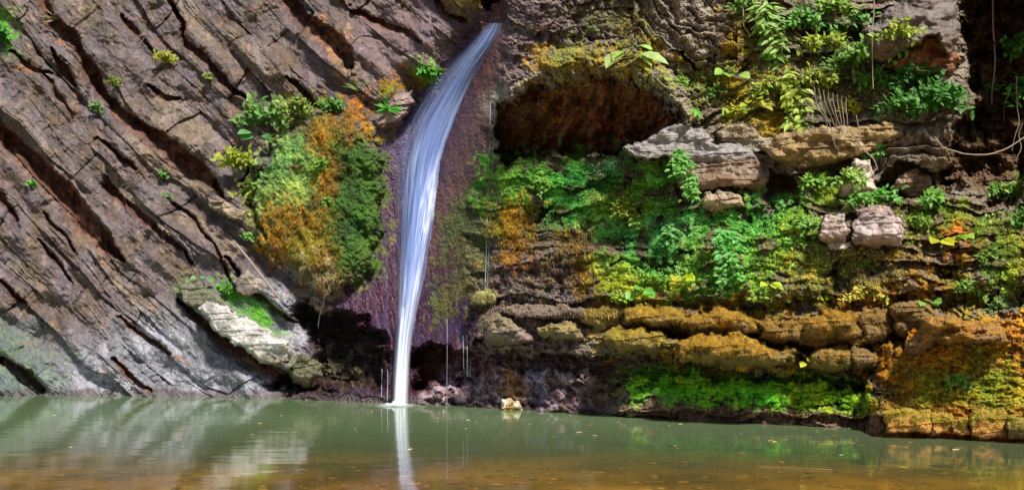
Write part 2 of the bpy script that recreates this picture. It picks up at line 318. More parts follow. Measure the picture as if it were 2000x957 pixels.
    moss([(1190,604),(1500,600),(1735,600),(1735,720),(1500,724),(1300,704),(1180,680),(1170,640)], (.36,.20,.015), 'o', .85, 26)
    moss([(950,600),(1190,600),(1190,680),(1050,670),(950,640)], (.20,.15,.06), 'o', .5, 40)
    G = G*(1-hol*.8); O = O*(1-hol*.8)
    stain = sst(.65, .95, fbm(px, py, 48, 4, 51)); setc(left*stain*.8, (.34,.16,.09))
    # wet tide line just above the pool
    yw = waterline(px)
    setc(sst(22, 6, yw-py+6*brk2)*.75*sst(1300, 1000, px), (.10,.075,.075)); setc(sst(14, 4, yw-py+4*brk2)*.8*sst(1600, 1700, px), (.20,.11,.05))
    setc(sst(28, 20, yw-py+10*brk2)*.9*sst(1200, 1300, px)*sst(1740, 1700, px), (.26,.145,.095))
    mg = np.clip(G+O, 0, 1)
    h = h-mg*right*hR*.5*(1-rad)-.25*hR*sst(1690, 1740, px)*sst(620, 680, py)
    # moss cushions swell and drape in level tiers
    h += mg*right*(.07*(1-np.abs(fbm(px*.7, py*1.5, 24, 4, 61))*2)-.03)+mg*.02*fbm(px, py, 5, 2, 62)
    c = c*(1+(.30*nf+.22*brk2)*(1-.5*cm_))[..., None]
    c = np.clip(c, .012, .75)
    ro = .78+0*px; ro = lerp(ro, .24, np.clip(chute, 0, 1)); ro = lerp(ro, .42, np.clip(tufa*.7+foot*.6, 0, 1)*sst(1400, 1200, px)); ro = lerp(ro, .55, low*.6); ro = lerp(ro, .9, mg)
    pid = np.where(left > .5, i1*37+j1, np.where(right > .5, 100000+m1*37+o1, 500000))
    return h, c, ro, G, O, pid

# ------------------------------------------------------------------ mesh writing
def mesh_np(name, V, Q, C=None, R=None, smooth=False):
    me = bpy.data.meshes.new(name); k = Q.shape[1]
    me.vertices.add(len(V)); me.vertices.foreach_set('co', np.ascontiguousarray(V, dtype=np.float32).ravel())
    me.loops.add(Q.size); me.loops.foreach_set('vertex_index', np.ascontiguousarray(Q, dtype=np.int32).ravel())
    me.polygons.add(len(Q)); me.polygons.foreach_set('loop_start', np.arange(0, Q.size, k, dtype=np.int32))
    me.polygons.foreach_set('use_smooth', np.full(len(Q), smooth))
    if C is not None:
        at_ = me.attributes.new('tint', 'FLOAT_COLOR', 'POINT')
        cc = np.ones((len(V), 4), np.float32); cc[:, :3] = C; at_.data.foreach_set('color', cc.ravel())
    if R is not None:
        at_ = me.attributes.new('gloss', 'FLOAT', 'POINT'); at_.data.foreach_set('value', np.asarray(R, np.float32).ravel())
    me.update(calc_edges=True); return me
def link(name, me, mat=None, parent=None, **props):
    o = bpy.data.objects.new(name, me); COL.objects.link(o)
    if mat is not None and me is not None and not me.materials: me.materials.append(mat)
    if parent: o.parent = parent
    for k, v in props.items(): o[k] = v
    return o
def thing(name, loc, label, cat, group=None):
    o = bpy.data.objects.new(name, None); COL.objects.link(o); o.location = loc; o.empty_display_size = .1
    o['label'] = label; o['category'] = cat
    if group: o['group'] = group
    return o

# ------------------------------------------------------------------ materials
def newmat(name):
    m = bpy.data.materials.new(name); m.use_nodes = True; nt = m.node_tree
    return m, nt, nt.nodes['Principled BSDF'], nt.nodes.new, nt.links.new
def rockmat():
    m, nt, p, N, L = newmat('weathered_rock')
    t = N('ShaderNodeAttribute'); t.attribute_name = 'tint'; g = N('ShaderNodeAttribute'); g.attribute_name = 'gloss'
    geo = N('ShaderNodeNewGeometry')
    n = N('ShaderNodeTexNoise'); n.inputs['Scale'].default_value = 14; n.inputs['Detail'].default_value = 8; n.inputs['Roughness'].default_value = .7
    n2 = N('ShaderNodeTexNoise'); n2.inputs['Scale'].default_value = 60; n2.inputs['Detail'].default_value = 5
    L(geo.outputs['Position'], n.inputs['Vector']); L(geo.outputs['Position'], n2.inputs['Vector'])
    mr = N('ShaderNodeMapRange'); mr.inputs[1].default_value = .3; mr.inputs[2].default_value = .7; mr.inputs[3].default_value = .62; mr.inputs[4].default_value = 1.38
    L(n.outputs['Fac'], mr.inputs[0])
    hs = N('ShaderNodeVectorMath'); hs.operation = 'SCALE'; L(t.outputs['Color'], hs.inputs[0]); L(mr.outputs[0], hs.inputs['Scale'])
    L(hs.outputs[0], p.inputs['Base Color']); L(g.outputs['Fac'], p.inputs['Roughness'])
    b = N('ShaderNodeBump'); b.inputs['Strength'].default_value = .55; b.inputs['Distance'].default_value = .03
    ad = N('ShaderNodeMath'); ad.operation = 'ADD'; L(n.outputs['Fac'], ad.inputs[0]); L(n2.outputs['Fac'], ad.inputs[1])
    L(ad.outputs[0], b.inputs['Height']); L(b.outputs[0], p.inputs['Normal'])
    return m
ROCK = rockmat()
def leafmat(name, rgb=None, rough=.45, trans=.25):
    m, nt, p, N, L = newmat(name)
    n = N('ShaderNodeTexNoise'); n.inputs['Scale'].default_value = 9; n.inputs['Detail'].default_value = 3
    geo = N('ShaderNodeNewGeometry'); L(geo.outputs['Position'], n.inputs['Vector'])
    mr = N('ShaderNodeMapRange'); mr.inputs[3].default_value = .6; mr.inputs[4].default_value = 1.4; L(n.outputs['Fac'], mr.inputs[0])
    sc = N('ShaderNodeVectorMath'); sc.operation = 'SCALE'; L(mr.outputs[0], sc.inputs['Scale'])
    if rgb is None:
        t = N('ShaderNodeAttribute'); t.attribute_name = 'tint'; L(t.outputs['Color'], sc.inputs[0])
    else: sc.inputs[0].default_value = rgb
    L(sc.outputs[0], p.inputs['Base Color']); p.inputs['Roughness'].default_value = rough
    tr = N('ShaderNodeBsdfTranslucent'); L(sc.outputs[0], tr.inputs['Color'])
    mx = N('ShaderNodeMixShader'); mx.inputs[0].default_value = trans
    L(p.outputs[0], mx.inputs[1]); L(tr.outputs[0], mx.inputs[2]); L(mx.outputs[0], nt.nodes['Material Output'].inputs['Surface'])
    return m
MOSS = leafmat('moss_leaf', None, .8, .2)
LEAF = leafmat('plant_leaf', None, .5, .3)
def plain(name, rgb, rough=.7, sc=20, var=.35):
    m, nt, p, N, L = newmat(name)
    n = N('ShaderNodeTexNoise'); n.inputs['Scale'].default_value = sc; n.inputs['Detail'].default_value = 5
    geo = N('ShaderNodeNewGeometry'); L(geo.outputs['Position'], n.inputs['Vector'])
    mr = N('ShaderNodeMapRange'); mr.inputs[3].default_value = 1-var; mr.inputs[4].default_value = 1+var; L(n.outputs['Fac'], mr.inputs[0])
    s = N('ShaderNodeVectorMath'); s.operation = 'SCALE'; s.inputs[0].default_value = rgb; L(mr.outputs[0], s.inputs['Scale'])
    L(s.outputs[0], p.inputs['Base Color']); p.inputs['Roughness'].default_value = rough
    return m
BARK = plain('pale_root_bark', (.36,.28,.22)); WOOD = plain('bleached_wood', (.33,.27,.22)); DRY = plain('dry_stalk', (.30,.24,.19)); STEM = plain('green_stem', (.14,.20,.05))

# ------------------------------------------------------------------ cliff grid
xs = np.concatenate([np.arange(-420, -12, 4), np.arange(-12, 2014, 1.62), np.arange(2016, 2430, 4)])
ys = np.concatenate([np.arange(-330, -10, 4), np.arange(-10, 850, 1.62), np.arange(852, 930, 6)])
PX, PY = np.meshgrid(xs, ys)
H, C, RO, MG, MO, PID = relief(PX, PY)
DB = dbase(PX, PY); DEP = DB-H
P3 = np.stack([(PX-1000)/FPX*DEP, DEP, CAMH-(PY-HOR)/FPX*DEP], -1)
ny, nx = PX.shape
idx = np.arange(ny*nx).reshape(ny, nx)
quads = np.stack([idx[:-1, :-1], idx[1:, :-1], idx[1:, 1:], idx[:-1, 1:]], -1).reshape(-1, 4)
qid = PID[:-1, :-1].ravel()
cliff = bpy.data.objects.new('cliff', None); COL.objects.link(cliff); cliff['kind'] = 'structure'
V = P3.reshape(-1, 3); CC = C.reshape(-1, 3); RR = RO.ravel()
ids, inv, cnt = np.unique(qid, return_inverse=True, return_counts=True)
small = cnt < 900
inv2 = np.where(small[inv], -1, inv)
for k in np.unique(inv2):
    q = quads[inv2 == k]; vi, rq = np.unique(q, return_inverse=True)
    nm = 'rubble' if k < 0 else ('flowstone' if ids[k] == 500000 else ('rock_slab' if ids[k] < 90000 else 'rock_bed'))
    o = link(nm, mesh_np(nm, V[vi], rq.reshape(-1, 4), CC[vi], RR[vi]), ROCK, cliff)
    if k < 0: o['kind'] = 'stuff'
SURF = DEP.copy()                      # nearest surface seen along each direction, for setting plants down
def sample(A, px, py):
    i = np.clip(np.searchsorted(ys, py), 0, ny-1); j = np.clip(np.searchsorted(xs, px), 0, nx-1)
    return A[i, j]
def surf(px, py, off=0.02):
    d = float(sample(SURF, px, py))-off
    return Vector(((px-1000)/FPX*d, d, CAMH-(py-HOR)/FPX*d))

# ------------------------------------------------------------------ boulders set in the wall
tuftsrc = []                          # extra surfaces that carry moss
def boulder(poly, out, rgb, label, R=18, name='boulder', cat='boulder', group=None, mossy=0, mrgb=(.28,.18,.02), drop=.35, facet=.5, pale=None, seed=0, rg=1.):
    P = np.array(poly, float); x0, x1, y0, y1 = P[:, 0].min()-16, P[:, 0].max()+16, P[:, 1].min()-14, P[:, 1].max()+14
    st = 1.7
    X, Y = np.meshgrid(np.arange(x0, x1, st), np.arange(y0, y1, st))
    wf_ = 12 if name == 'ledge_stone' else 7
    wx = X+wf_*fbm(X, Y, 30, 3, 71+seed)+1.5*fbm(X, Y, 6, 2, 72); wy = Y+wf_*fbm(X, Y, 30, 3, 73+seed)+1.5*fbm(X, Y, 6, 2, 74)
    s = psdf(wx, wy, poly, 30)+(6 if name == 'ledge_stone' else 3)
    if name == 'ledge_stone': R *= 1.7; drop = 1.0; facet = .8
    if name in ('rock_block', 'rock_slab', 'boulder', 'shore_block') and not mossy > .45: R *= .55; rg *= .45; facet *= 1.7
    t = np.clip(s/(R*.8), 0, 1); prof = np.sqrt(1-(1-t)**2)
    hh = np.clip((Y-y0-10)/(y1-y0-20), 0, 1)
    cx, cy = P[:, 0].mean(), P[:, 1].mean()
    # crossing planes break the face into facets
    f = np.zeros_like(X); rs = np.random.RandomState(int(cx+cy*3))
    for k in range(5):
        an = rs.rand()*6.28; rad = (.25+.5*rs.rand()); sz = max(x1-x0, y1-y0)/2
        f = np.maximum(f, ((X-cx)*math.cos(an)+(Y-cy)*math.sin(an))/sz-rad)
    dref = float(dbase(np.array([cx]), np.array([cy]))[0])
    J0 = np.clip(np.searchsorted(xs, X), 0, nx-1); I0 = np.clip(np.searchsorted(ys, Y), 0, ny-1)
    loc = (DB-H)[I0, J0]; dm_ = np.percentile(loc[s > 0], 30); db = dm_+(dbase(X, Y)-dref)*.5
    out = out*.62
    h = -.25+(out+.25)*prof-facet*f*out-drop*out*np.clip((hh-.55)/.45, 0, 1)**2*1.3+.34*out*fbm(X*.8, Y*1.2, 42, 3, 75+seed)*(.4+.6*rg)
    h += rg*(.030*fbm(X, Y, 20, 4, 76+seed)+.010*fbm(X, Y, 5, 3, 77)+.03*(ridge(X, Y, 18, 3, 78)-.5))
    lay = strata(X, Y+.06*X, 11, 120, 79); h += (lay[0]-.5)*.06*rg+.03*rg*(lay[1]-.5)
    if name == 'ledge_stone': h -= .55*out*np.clip((.5-hh)/.5, 0, 1)**1.3
    D = db-h
    c = np.ones(X.shape+(3,))*np.array(rgb)*(1+.45*fbm(X, Y, 20, 4, 80)+.3*fbm(X, Y, 5, 3, 81))[..., None]
    if pale is not None:
        mp = sst(.0, .4, fbm(X, Y, 30, 3, 82))[..., None]; c = c*(1-mp)+np.array(pale)*mp
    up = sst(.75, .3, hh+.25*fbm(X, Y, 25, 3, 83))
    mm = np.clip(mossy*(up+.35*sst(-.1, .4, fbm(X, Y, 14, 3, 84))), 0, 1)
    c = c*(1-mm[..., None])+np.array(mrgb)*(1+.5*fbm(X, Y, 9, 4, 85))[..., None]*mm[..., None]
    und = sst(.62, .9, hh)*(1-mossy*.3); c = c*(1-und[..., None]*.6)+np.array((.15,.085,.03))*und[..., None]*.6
    c = np.clip(c, .012, .8)
    V = np.stack([(X-1000)/FPX*D, D, CAMH-(Y-HOR)/FPX*D], -1).reshape(-1, 3)
    a, b = X.shape; ii = np.arange(a*b).reshape(a, b); q = np.stack([ii[:-1, :-1], ii[1:, :-1], ii[1:, 1:], ii[:-1, 1:]], -1).reshape(-1, 4)
    inside = (s > -1.0).ravel(); q = q[inside[q].all(1)]
    vi, rq = np.unique(q, return_inverse=True); rq = rq.reshape(-1, 4); V = V[vi]; cc = c.reshape(-1, 3)[vi]
    # close the back: every rim edge runs to a point behind
    ed = np.concatenate([rq[:, [k, (k+1) % 4]] for k in range(4)]); key = np.sort(ed, 1)
    _, first, cn = np.unique(key[:, 0].astype(np.int64)*10**7+key[:, 1], return_index=True, return_counts=True)
    rim = ed[first[cn == 1]]
    o = V.mean(0)+np.array([0, .55, 0]); nV = len(V)
    mid = V.mean(0)+(V[rim[:, 0]]-V.mean(0))*.6+np.array([0, .5, 0])
    V2 = np.vstack([V, o]); C2 = np.vstack([cc, cc.mean(0)])
    back = np.stack([rim[:, 1], rim[:, 0], np.full(len(rim), nV), np.full(len(rim), nV)], 1)
    me = bpy.data.meshes.new(name)
    base = V.mean(0); base = Vector((base[0], base[1], V[:, 2].min()))
    ob = mesh_np(name, V2-np.array(base), rq, C2, np.full(len(V2), .75))
    bpy.data.meshes.remove(me)
    import bmesh
    bm = bmesh.new(); bm.from_mesh(ob); bm.verts.ensure_lookup_table()
    for r in rim:
        try: bm.faces.new((bm.verts[int(r[1])], bm.verts[int(r[0])], bm.verts[nV]))
        except ValueError: pass
    bm.to_mesh(ob); bm.free()
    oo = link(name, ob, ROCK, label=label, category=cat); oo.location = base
    if group: oo['group'] = group
    # update the seen surface
    J = (xs > x0) & (xs < x1); I = (ys > y0) & (ys < y1)
    jx = np.clip(((xs[J]-x0)/st).round().astype(int), 0, b-1); iy = np.clip(((ys[I]-y0)/st).round().astype(int), 0, a-1)
    sub = D[np.ix_(iy, jx)]; ss = s[np.ix_(iy, jx)]
    cur = SURF[np.ix_(I, J)]; m = (ss > 0) & (sub < cur)
    SURF[np.ix_(I, J)] = np.where(m, sub, cur)
    Z = MO[np.ix_(I, J)]; MO[np.ix_(I, J)] = np.where(m, mm[np.ix_(iy, jx)], Z)
    Z = MG[np.ix_(I, J)]; MG[np.ix_(I, J)] = np.where(m, 0, Z)
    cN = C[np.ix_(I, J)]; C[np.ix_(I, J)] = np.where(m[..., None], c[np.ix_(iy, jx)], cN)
    return oo
LG = 'mossy ledge stones above the pool'
B = boulder
B([(386,602),(400,590),(440,600),(480,622),(520,645),(560,672),(566,700),(540,716),(505,700),(470,672),(420,640)], .55, (.52,.49,.46), 'pale grey slanting slab jutting over the dark hollow left of the waterfall', 14, 'rock_slab', 'rock', drop=.5, pale=(.68,.64,.62))
B([(350,560),(385,556),(440,590),(470,612),(440,620),(395,600),(360,588)], .3, (.24,.22,.17), 'greenish brown slab just above the pale jutting slab', 12, 'rock_slab', 'rock', mossy=.3, mrgb=(.12,.15,.05))
B([(1215,290),(1260,275),(1310,250),(1330,238),(1360,250),(1400,280),(1470,290),(1482,315),(1440,330),(1395,325),(1350,320),(1300,305),(1250,310)], .72, (.31,.28,.27), 'grey flat topped slab lying right of the dark cavity', 12, 'rock_slab', 'rock', drop=.5, pale=(.36,.33,.34))
B([(1330,318),(1400,322),(1480,315),(1500,345),(1490,372),(1430,362),(1370,375),(1325,365)], .5, (.24,.15,.09), 'brown cracked block under the grey flat topped slab', 12, 'rock_block', 'rock', drop=.6, pale=(.34,.26,.2))
B([(1380,380),(1400,374),(1450,385),(1455,402),(1410,415),(1375,408)], .42, (.40,.30,.20), 'small tan wedge stone in moss below the brown cracked block', 8, 'stone', 'stone', drop=.5)
B([(1635,385),(1655,345),(1668,312),(1695,315),(1705,350),(1712,380),(1680,392)], .6, (.58,.48,.40), 'pale pointed sunlit stone standing in green leaves', 10, 'stone', 'stone', drop=.3, pale=(.68,.58,.48))
B([(1735,372),(1755,340),(1790,333),(1822,345),(1824,378),(1780,386)], .5, (.30,.20,.12), 'brown stone with a pale streak in the dark gap', 8, 'stone', 'stone', pale=(.40,.30,.2))
B([(1600,448),(1612,424),(1648,420),(1656,450),(1650,470),(1620,478),(1598,465)], .55, (.46,.36,.32), 'smaller pinkish block left of the squared pinkish block', 8, 'rock_block', 'rock', drop=.6, pale=(.55,.45,.42))
B([(1666,440),(1680,418),(1720,420),(1758,428),(1764,465),(1755,480),(1710,484),(1664,472)], .6, (.46,.36,.34), 'squared pinkish block standing out of the green moss', 9, 'rock_block', 'rock', drop=.6, pale=(.56,.47,.45))
B([(1672,405),(1700,400),(1736,408),(1740,424),(1700,424),(1672,420)], .42, (.38,.28,.24), 'flat reddish stone lying on top of the squared pinkish block', 7, 'stone', 'stone')
B([(1622,474),(1655,472),(1665,482),(1640,490),(1620,484)], .4, (.56,.46,.42), 'little pale flat stone under the smaller pinkish block', 5, 'stone', 'stone')
B([(1690,60),(1740,20),(1800,-30),(1860,-30),(1872,40),(1868,110),(1850,118),(1830,70),(1780,95),(1720,125),(1690,110)], 1.5, (.17,.135,.12), 'large grey brown angular boulder at the top beside the dark cave', 26, 'boulder', 'boulder', drop=.1, pale=(.22,.18,.165), rg=.4)
B([(1720,132),(1770,105),(1825,68),(1862,66),(1876,110),(1862,150),(1800,150)], .45, (.24,.09,.04), 'red brown underside rock beneath the large angular boulder', 14, 'rock', 'rock', pale=(.32,.15,.06))
B([(1490,290),(1530,262),(1600,250),(1680,250),(1750,240),(1760,265),(1700,300),(1620,320),(1570,336),(1530,325)], .75, (.30,.20,.08), 'long ochre overhanging rock under the hanging plants', 18, 'rock', 'rock', drop=.7, pale=(.38,.28,.15))
B([(1400,250),(1450,240),(1500,270),(1530,290),(1500,305),(1440,290),(1405,275)], .45, (.36,.32,.26), 'pale lichen covered ledge rock above the grey flat slab', 12, 'rock', 'rock', mossy=.4)
# ledge stones
B([(1225,608),(1260,598),(1300,604),(1340,612),(1345,632),(1300,642),(1250,634),(1222,628)], .62, (.24,.17,.07), 'small olive mossy ledge stone at the left end of the upper row', 14, 'ledge_stone', 'stone', LG, 1, (.36,.22,.014), .7)
B([(1335,622),(1350,606),(1390,602),(1430,608),(1478,622),(1492,645),(1470,664),(1420,655),(1360,648),(1338,640)], .72, (.24,.17,.07), 'longest orange mossy ledge stone of the upper row', 16, 'ledge_stone', 'stone', LG, 1, (.36,.20,.012), .7)
B([(1482,628),(1520,630),(1560,634),(1574,650),(1572,674),(1530,668),(1492,662)], .6, (.20,.13,.05), 'low brown ledge stone between the longest and the round backed one', 12, 'ledge_stone', 'stone', LG, .7, (.28,.16,.014), .7)
B([(1562,640),(1590,616),(1640,610),(1672,618),(1676,650),(1660,668),(1600,676),(1568,666)], .78, (.24,.17,.07), 'round backed orange mossy boulder in the middle of the upper ledge', 18, 'ledge_stone', 'stone', LG, 1, (.34,.18,.012), .7)
B([(1680,625),(1700,606),(1735,612),(1742,650),(1720,675),(1684,668)], .6, (.22,.14,.06), 'upright brown mossy stone beside the black gap', 12, 'ledge_stone', 'stone', LG, .7, (.30,.18,.03), .7)
B([(1738,600),(1770,590),(1810,592),(1830,610),(1800,650),(1770,670),(1745,640)], .75, (.22,.14,.07), 'hunched brown boulder over the black gap', 16, 'boulder', 'boulder', None, .7, (.27,.17,.05), .5)
B([(1765,690),(1800,640),(1815,616),(1880,625),(1960,640),(1975,670),(1900,672),(1830,668),(1795,692)], .95, (.19,.115,.06), 'slanting brown slab with an orange edge at the far right ledge', 16, 'rock_slab', 'rock', None, .6, (.46,.22,.015), .5)
B([(1185,660),(1205,642),(1240,640),(1280,650),(1320,664),(1318,680),(1270,690),(1215,684),(1185,676)], .72, (.25,.18,.08), 'leftmost yellowish mossy ledge stone of the lower row', 16, 'ledge_stone', 'stone', LG, 1, (.35,.25,.02), .7)
B([(1322,680),(1345,662),(1400,660),(1440,652),(1490,672),(1545,690),(1550,708),(1500,722),(1430,718),(1360,704),(1325,695)], .85, (.25,.18,.06), 'largest orange mossy ledge stone of the lower row', 20, 'ledge_stone', 'stone', LG, 1, (.36,.20,.012), .6)
B([(1585,695),(1610,675),(1650,672),(1664,690),(1660,720),(1620,730),(1590,716)], .75, (.25,.18,.06), 'knobbly brown mossy stone right of the yellow leaves on the lower ledge', 12, 'ledge_stone', 'stone', LG, .8, (.33,.20,.03), .6)
B([(1664,682),(1690,676),(1710,690),(1712,715),(1680,722),(1665,710)], .6, (.2,.13,.07), 'small dark brown stone at the right end of the lower ledge', 10, 'ledge_stone', 'stone', LG, .6, (.28,.18,.04), .6)
B([(1050,640),(1080,635),(1118,628),(1140,650),(1140,662),(1100,664),(1060,660)], .62, (.26,.20,.12), 'peaked olive tufa stone above the rusty wall', 14, 'tufa_stone', 'stone', None, .8, (.27,.21,.06), .7)
B([(948,650),(952,622),(968,612),(1000,630),(1040,655),(1050,672),(1010,676),(960,665)], .68, (.24,.17,.17), 'purple brown tufa hump with a yellow green left edge', 16, 'tufa_stone', 'stone', None, .35, (.26,.24,.05), .5)
B([(980,600),(1020,600),(1080,598),(1130,600),(1160,612),(1130,625),(1060,624),(1000,618)], .6, (.24,.17,.16), 'long purple brown tufa lip above the two humps', 12, 'tufa_stone', 'stone', None, .2, (.26,.22,.06), .6)
B([(925,592),(930,574),(955,568),(975,576),(970,592),(945,598)], .5, (.36,.32,.14), 'pale yellow dripping tufa knob beside the chute', 9, 'tufa_stone', 'stone', None, .5, (.38,.36,.08), .4)
B([(1140,612),(1160,600),(1200,602),(1212,625),(1200,650),(1165,650),(1145,630)], .5, (.25,.18,.08), 'shaggy olive mossy stone between tufa lip and upper ledge', 12, 'ledge_stone', 'stone', LG, .9, (.28,.20,.03), .6)
B([(979,798),(982,784),(998,779),(1014,786),(1016,800),(998,806)], .35, (.50,.30,.10), 'small orange and white stone standing in the water at the cliff foot', 8, 'stone', 'stone', pale=(.72,.62,.5), drop=.1)
B([(560,700),(590,690),(620,705),(625,735),(600,755),(570,745)], .6, (.16,.14,.09), 'dark green furry boulder in the hollow below the pale slab', 18, 'boulder', 'boulder', None, .5, (.10,.13,.05))
B([(730,238),(760,195),(800,180),(810,205),(780,240),(745,258)], .3, (.30,.22,.20), 'smooth brown rock on the left rim of the chute', 16, 'rock', 'rock')
B([(405,388),(440,392),(475,412),(478,430),(450,428),(410,402)], .35, (.33,.26,.18), 'light brown wedge at the lower end of the long fissure', 8, 'rock', 'rock')
B([(460,545),(480,530),(510,545),(515,570),(485,580),(465,568)], .3, (.34,.28,.24), 'grey brown block beside the leaning stick', 9, 'rock_block', 'rock')
for k, (xa, xb, lab) in enumerate([(1726,1817,'widest orange tinted block at the water edge under the mossy corner'), (1815,1861,'narrow orange tinted block right of the widest one at the water edge'), (1859,1897,'smallest orange tinted block at the water edge'), (1898,1968,'orange tinted block at the water edge near the right end'), (1966,2030,'darker brown block at the water edge cut by the right border')]):
    yw = float(waterline((xa+xb)/2)); tp = [800, 808, 815, 804, 814][k]
    B([(xa,yw+12),(xa+1,tp+4),(xa+6,tp),(xb-6,tp),(xb-1,tp+4),(xb,yw+12)], .5, (.50,.22,.045) if k < 4 else (.16,.09,.05), lab, 9, 'shore_block', 'rock', 'orange blocks along the water edge', .7, (.32,.27,.02), .0, facet=.3, rg=.35)

# ------------------------------------------------------------------ moss and small leaved ground cover
TX, TY = np.gradient(P3, axis=1), np.gradient(P3, axis=0)
NRM = np.cross(TY, TX); NRM /= np.linalg.norm(NRM, axis=-1, keepdims=True)+1e-9
NRM = np.where((NRM[..., 1] > 0)[..., None], -NRM, NRM)
def tufts(name, W, count, size, label, long=1.4, dr=0., cat='moss', boost=1.0, seed=1, hang=False):
    count = int(count*1.5); rs = np.random.RandomState(seed); w_ = np.clip(W, 0, 1).ravel(); w_ = w_/w_.sum()
    k = rs.choice(len(w_), count, p=w_); px = PX.ravel()[k]+rs.normal(0, 3.5, count); py = PY.ravel()[k]+rs.normal(0, 3.5, count)
    gi = lambda a_, b_: np.clip(np.searchsorted(ys, b_), 0, ny-1)*nx+np.clip(np.searchsorted(xs, a_), 0, nx-1)
    k = gi(px, py); kc = gi(px+rs.normal(0, 5, count), py+rs.normal(0, 5, count)); d = SURF.ravel()[k]; c0 = np.stack([(px-1000)/FPX*d, d, CAMH-(py-HOR)/FPX*d], -1)
    nr = NRM.reshape(-1, 3)[k]*.6+np.array([0, -.5, .25])+rs.normal(0, .45, (count, 3)); nr /= np.linalg.norm(nr, axis=1)[:, None]
    t = rs.normal(0, 1, (count, 3)); 
    if hang: t = np.array([0, 0, -1.])+rs.normal(0, .18, (count, 3))
    t -= nr*(t*nr).sum(1)[:, None]; t /= np.linalg.norm(t, axis=1)[:, None]; b = np.cross(nr, t)
    count_=count; s = (size*.6*(.6+.9*rs.rand(count)**2))[:, None]; c0 = c0+nr*s*.3+np.array([0, -.012, 0])
    if hang: c0 = c0+np.array([0, -.02, 0])
    V = np.stack([c0-t*s*long*(0 if hang else .5), c0+b*s*.5+nr*s*.1, c0+t*s*long*(1.6 if hang else .5)+nr*s*.25, c0-b*s*.5+nr*s*.1], 1).reshape(-1, 3)
    Q = np.arange(count*4).reshape(-1, 4)
    cc = (C.reshape(-1, 3)[k]*.4+C.reshape(-1, 3)[kc]*.6)*boost*(.65+.8*rs.rand(count, 1))*(1+.18*rs.normal(0, 1, (count, 3))*np.array([1, .5, .6]))
    me = mesh_np(name, V, Q, np.repeat(np.clip(cc, .01, .7), 4, 0))
    o = link(name, me, MOSS, kind='stuff'); o['label'] = label; o['category'] = cat
    return o
inb = lambda x0, y0, x1, y1: ((PX > x0) & (PX < x1) & (PY > y0) & (PY < y1)).astype(float)
fine = inb(-12, -10, 2012, 850)
tufts('moss', (MG+.0)*inb(400,0,760,700)*fine, 18000, .022, 'green moss and liverwort on the boss left of the waterfall', seed=1)
tufts('moss', MO*inb(400,0,960,700)*fine, 17000, .026, 'orange brown shaggy moss on the boss left of the waterfall', long=2.2, seed=2, hang=True)
tufts('moss', MG*inb(820,250,1600,640), 52000, .027, 'bright green moss sheet on the wall below the dark cavity', seed=3, boost=1.35)
tufts('moss', MO*inb(900,330,1240,620), 9000, .026, 'orange moss streaks in the green wall below the dark cavity', seed=4, long=2., hang=True)
tufts('moss', MG*inb(1600,300,2012,640), 22000, .024, 'olive green moss on the right hand slope below the cave', seed=5, boost=1.2)
tufts('moss', MO*inb(1180,560,1760,740), 22000, .015, 'orange moss coating and fringing the ledge stones', seed=6, long=1.4, hang=True)
tufts('moss', MG*inb(1200,690,1760,815), 30000, .020, 'vivid green moss carpet under the ledge above the water', seed=7, boost=1.4)
tufts('moss', (MO+MG)*inb(1700,590,2012,850), 22000, .016, 'orange and green moss on the far right corner rock', seed=8, boost=1.15)
tufts('moss', (MO+MG)*inb(980,0,1700,300), 26000, .024, 'yellow green moss and creepers on the upper right wall', seed=9)

tufts('ground_cover', MG*inb(960,300,1620,610)*sst(.0, .35, fbm(PX, PY, 40, 3, 53)), 2200, .046, 'lighter small leaved weeds spotted over the green wall', seed=12, boost=1.9, cat='weeds')
tufts('ground_cover', MG*inb(1380,0,1900,300)+MG*inb(1600,300,2012,640)*.5, 2400, .048, 'light green weeds spotted over the upper and right hand slopes', seed=13, boost=1.8, cat='weeds')
# ------------------------------------------------------------------ water, bed, stones under the water
def grid_obj(name, x0, x1, y0, y1, nx_, ny_, zf, mat, **pr):
    X, Y = np.meshgrid(np.linspace(x0, x1, nx_), np.linspace(y0, y1, ny_)); Z = zf(X, Y)
    ii = np.arange(nx_*ny_).reshape(ny_, nx_); q = np.stack([ii[:-1, :-1], ii[:-1, 1:], ii[1:, 1:], ii[1:, :-1]], -1).reshape(-1, 4)
    return link(name, mesh_np(name, np.stack([X, Y, Z], -1).reshape(-1, 3), q, smooth=True), mat, **pr)
def bedz(X, Y): return np.interp(Y, [-20, 4, 7, 9.5, 12, 19, 40], [-.30, -.20, -.22, -.30, -.40, -.75, -1.6])+.04*fbm(X*20, Y*20, 30, 4, 91)
m, nt, p, N, L = newmat('silty_gravel_bed')
geo = N('ShaderNodeNewGeometry'); n = N('ShaderNodeTexNoise'); n.inputs['Scale'].default_value = .7; n.inputs['Detail'].default_value = 6; L(geo.outputs['Position'], n.inputs['Vector'])
r = N('ShaderNodeValToRGB'); r.color_ramp.elements[0].position = .38; r.color_ramp.elements[0].color = (.17,.095,.018,1); r.color_ramp.elements[1].position = .62; r.color_ramp.elements[1].color = (.56,.34,.06,1)
vo = N('ShaderNodeTexVoronoi'); vo.inputs['Scale'].default_value = 9; L(geo.outputs['Position'], vo.inputs['Vector'])
L(n.outputs['Fac'], r.inputs[0]); mx = N('ShaderNodeMix'); mx.data_type = 'RGBA'; mx.inputs[0].default_value = .25; L(r.outputs[0], mx.inputs[6]); L(vo.outputs['Color'], mx.inputs[7])
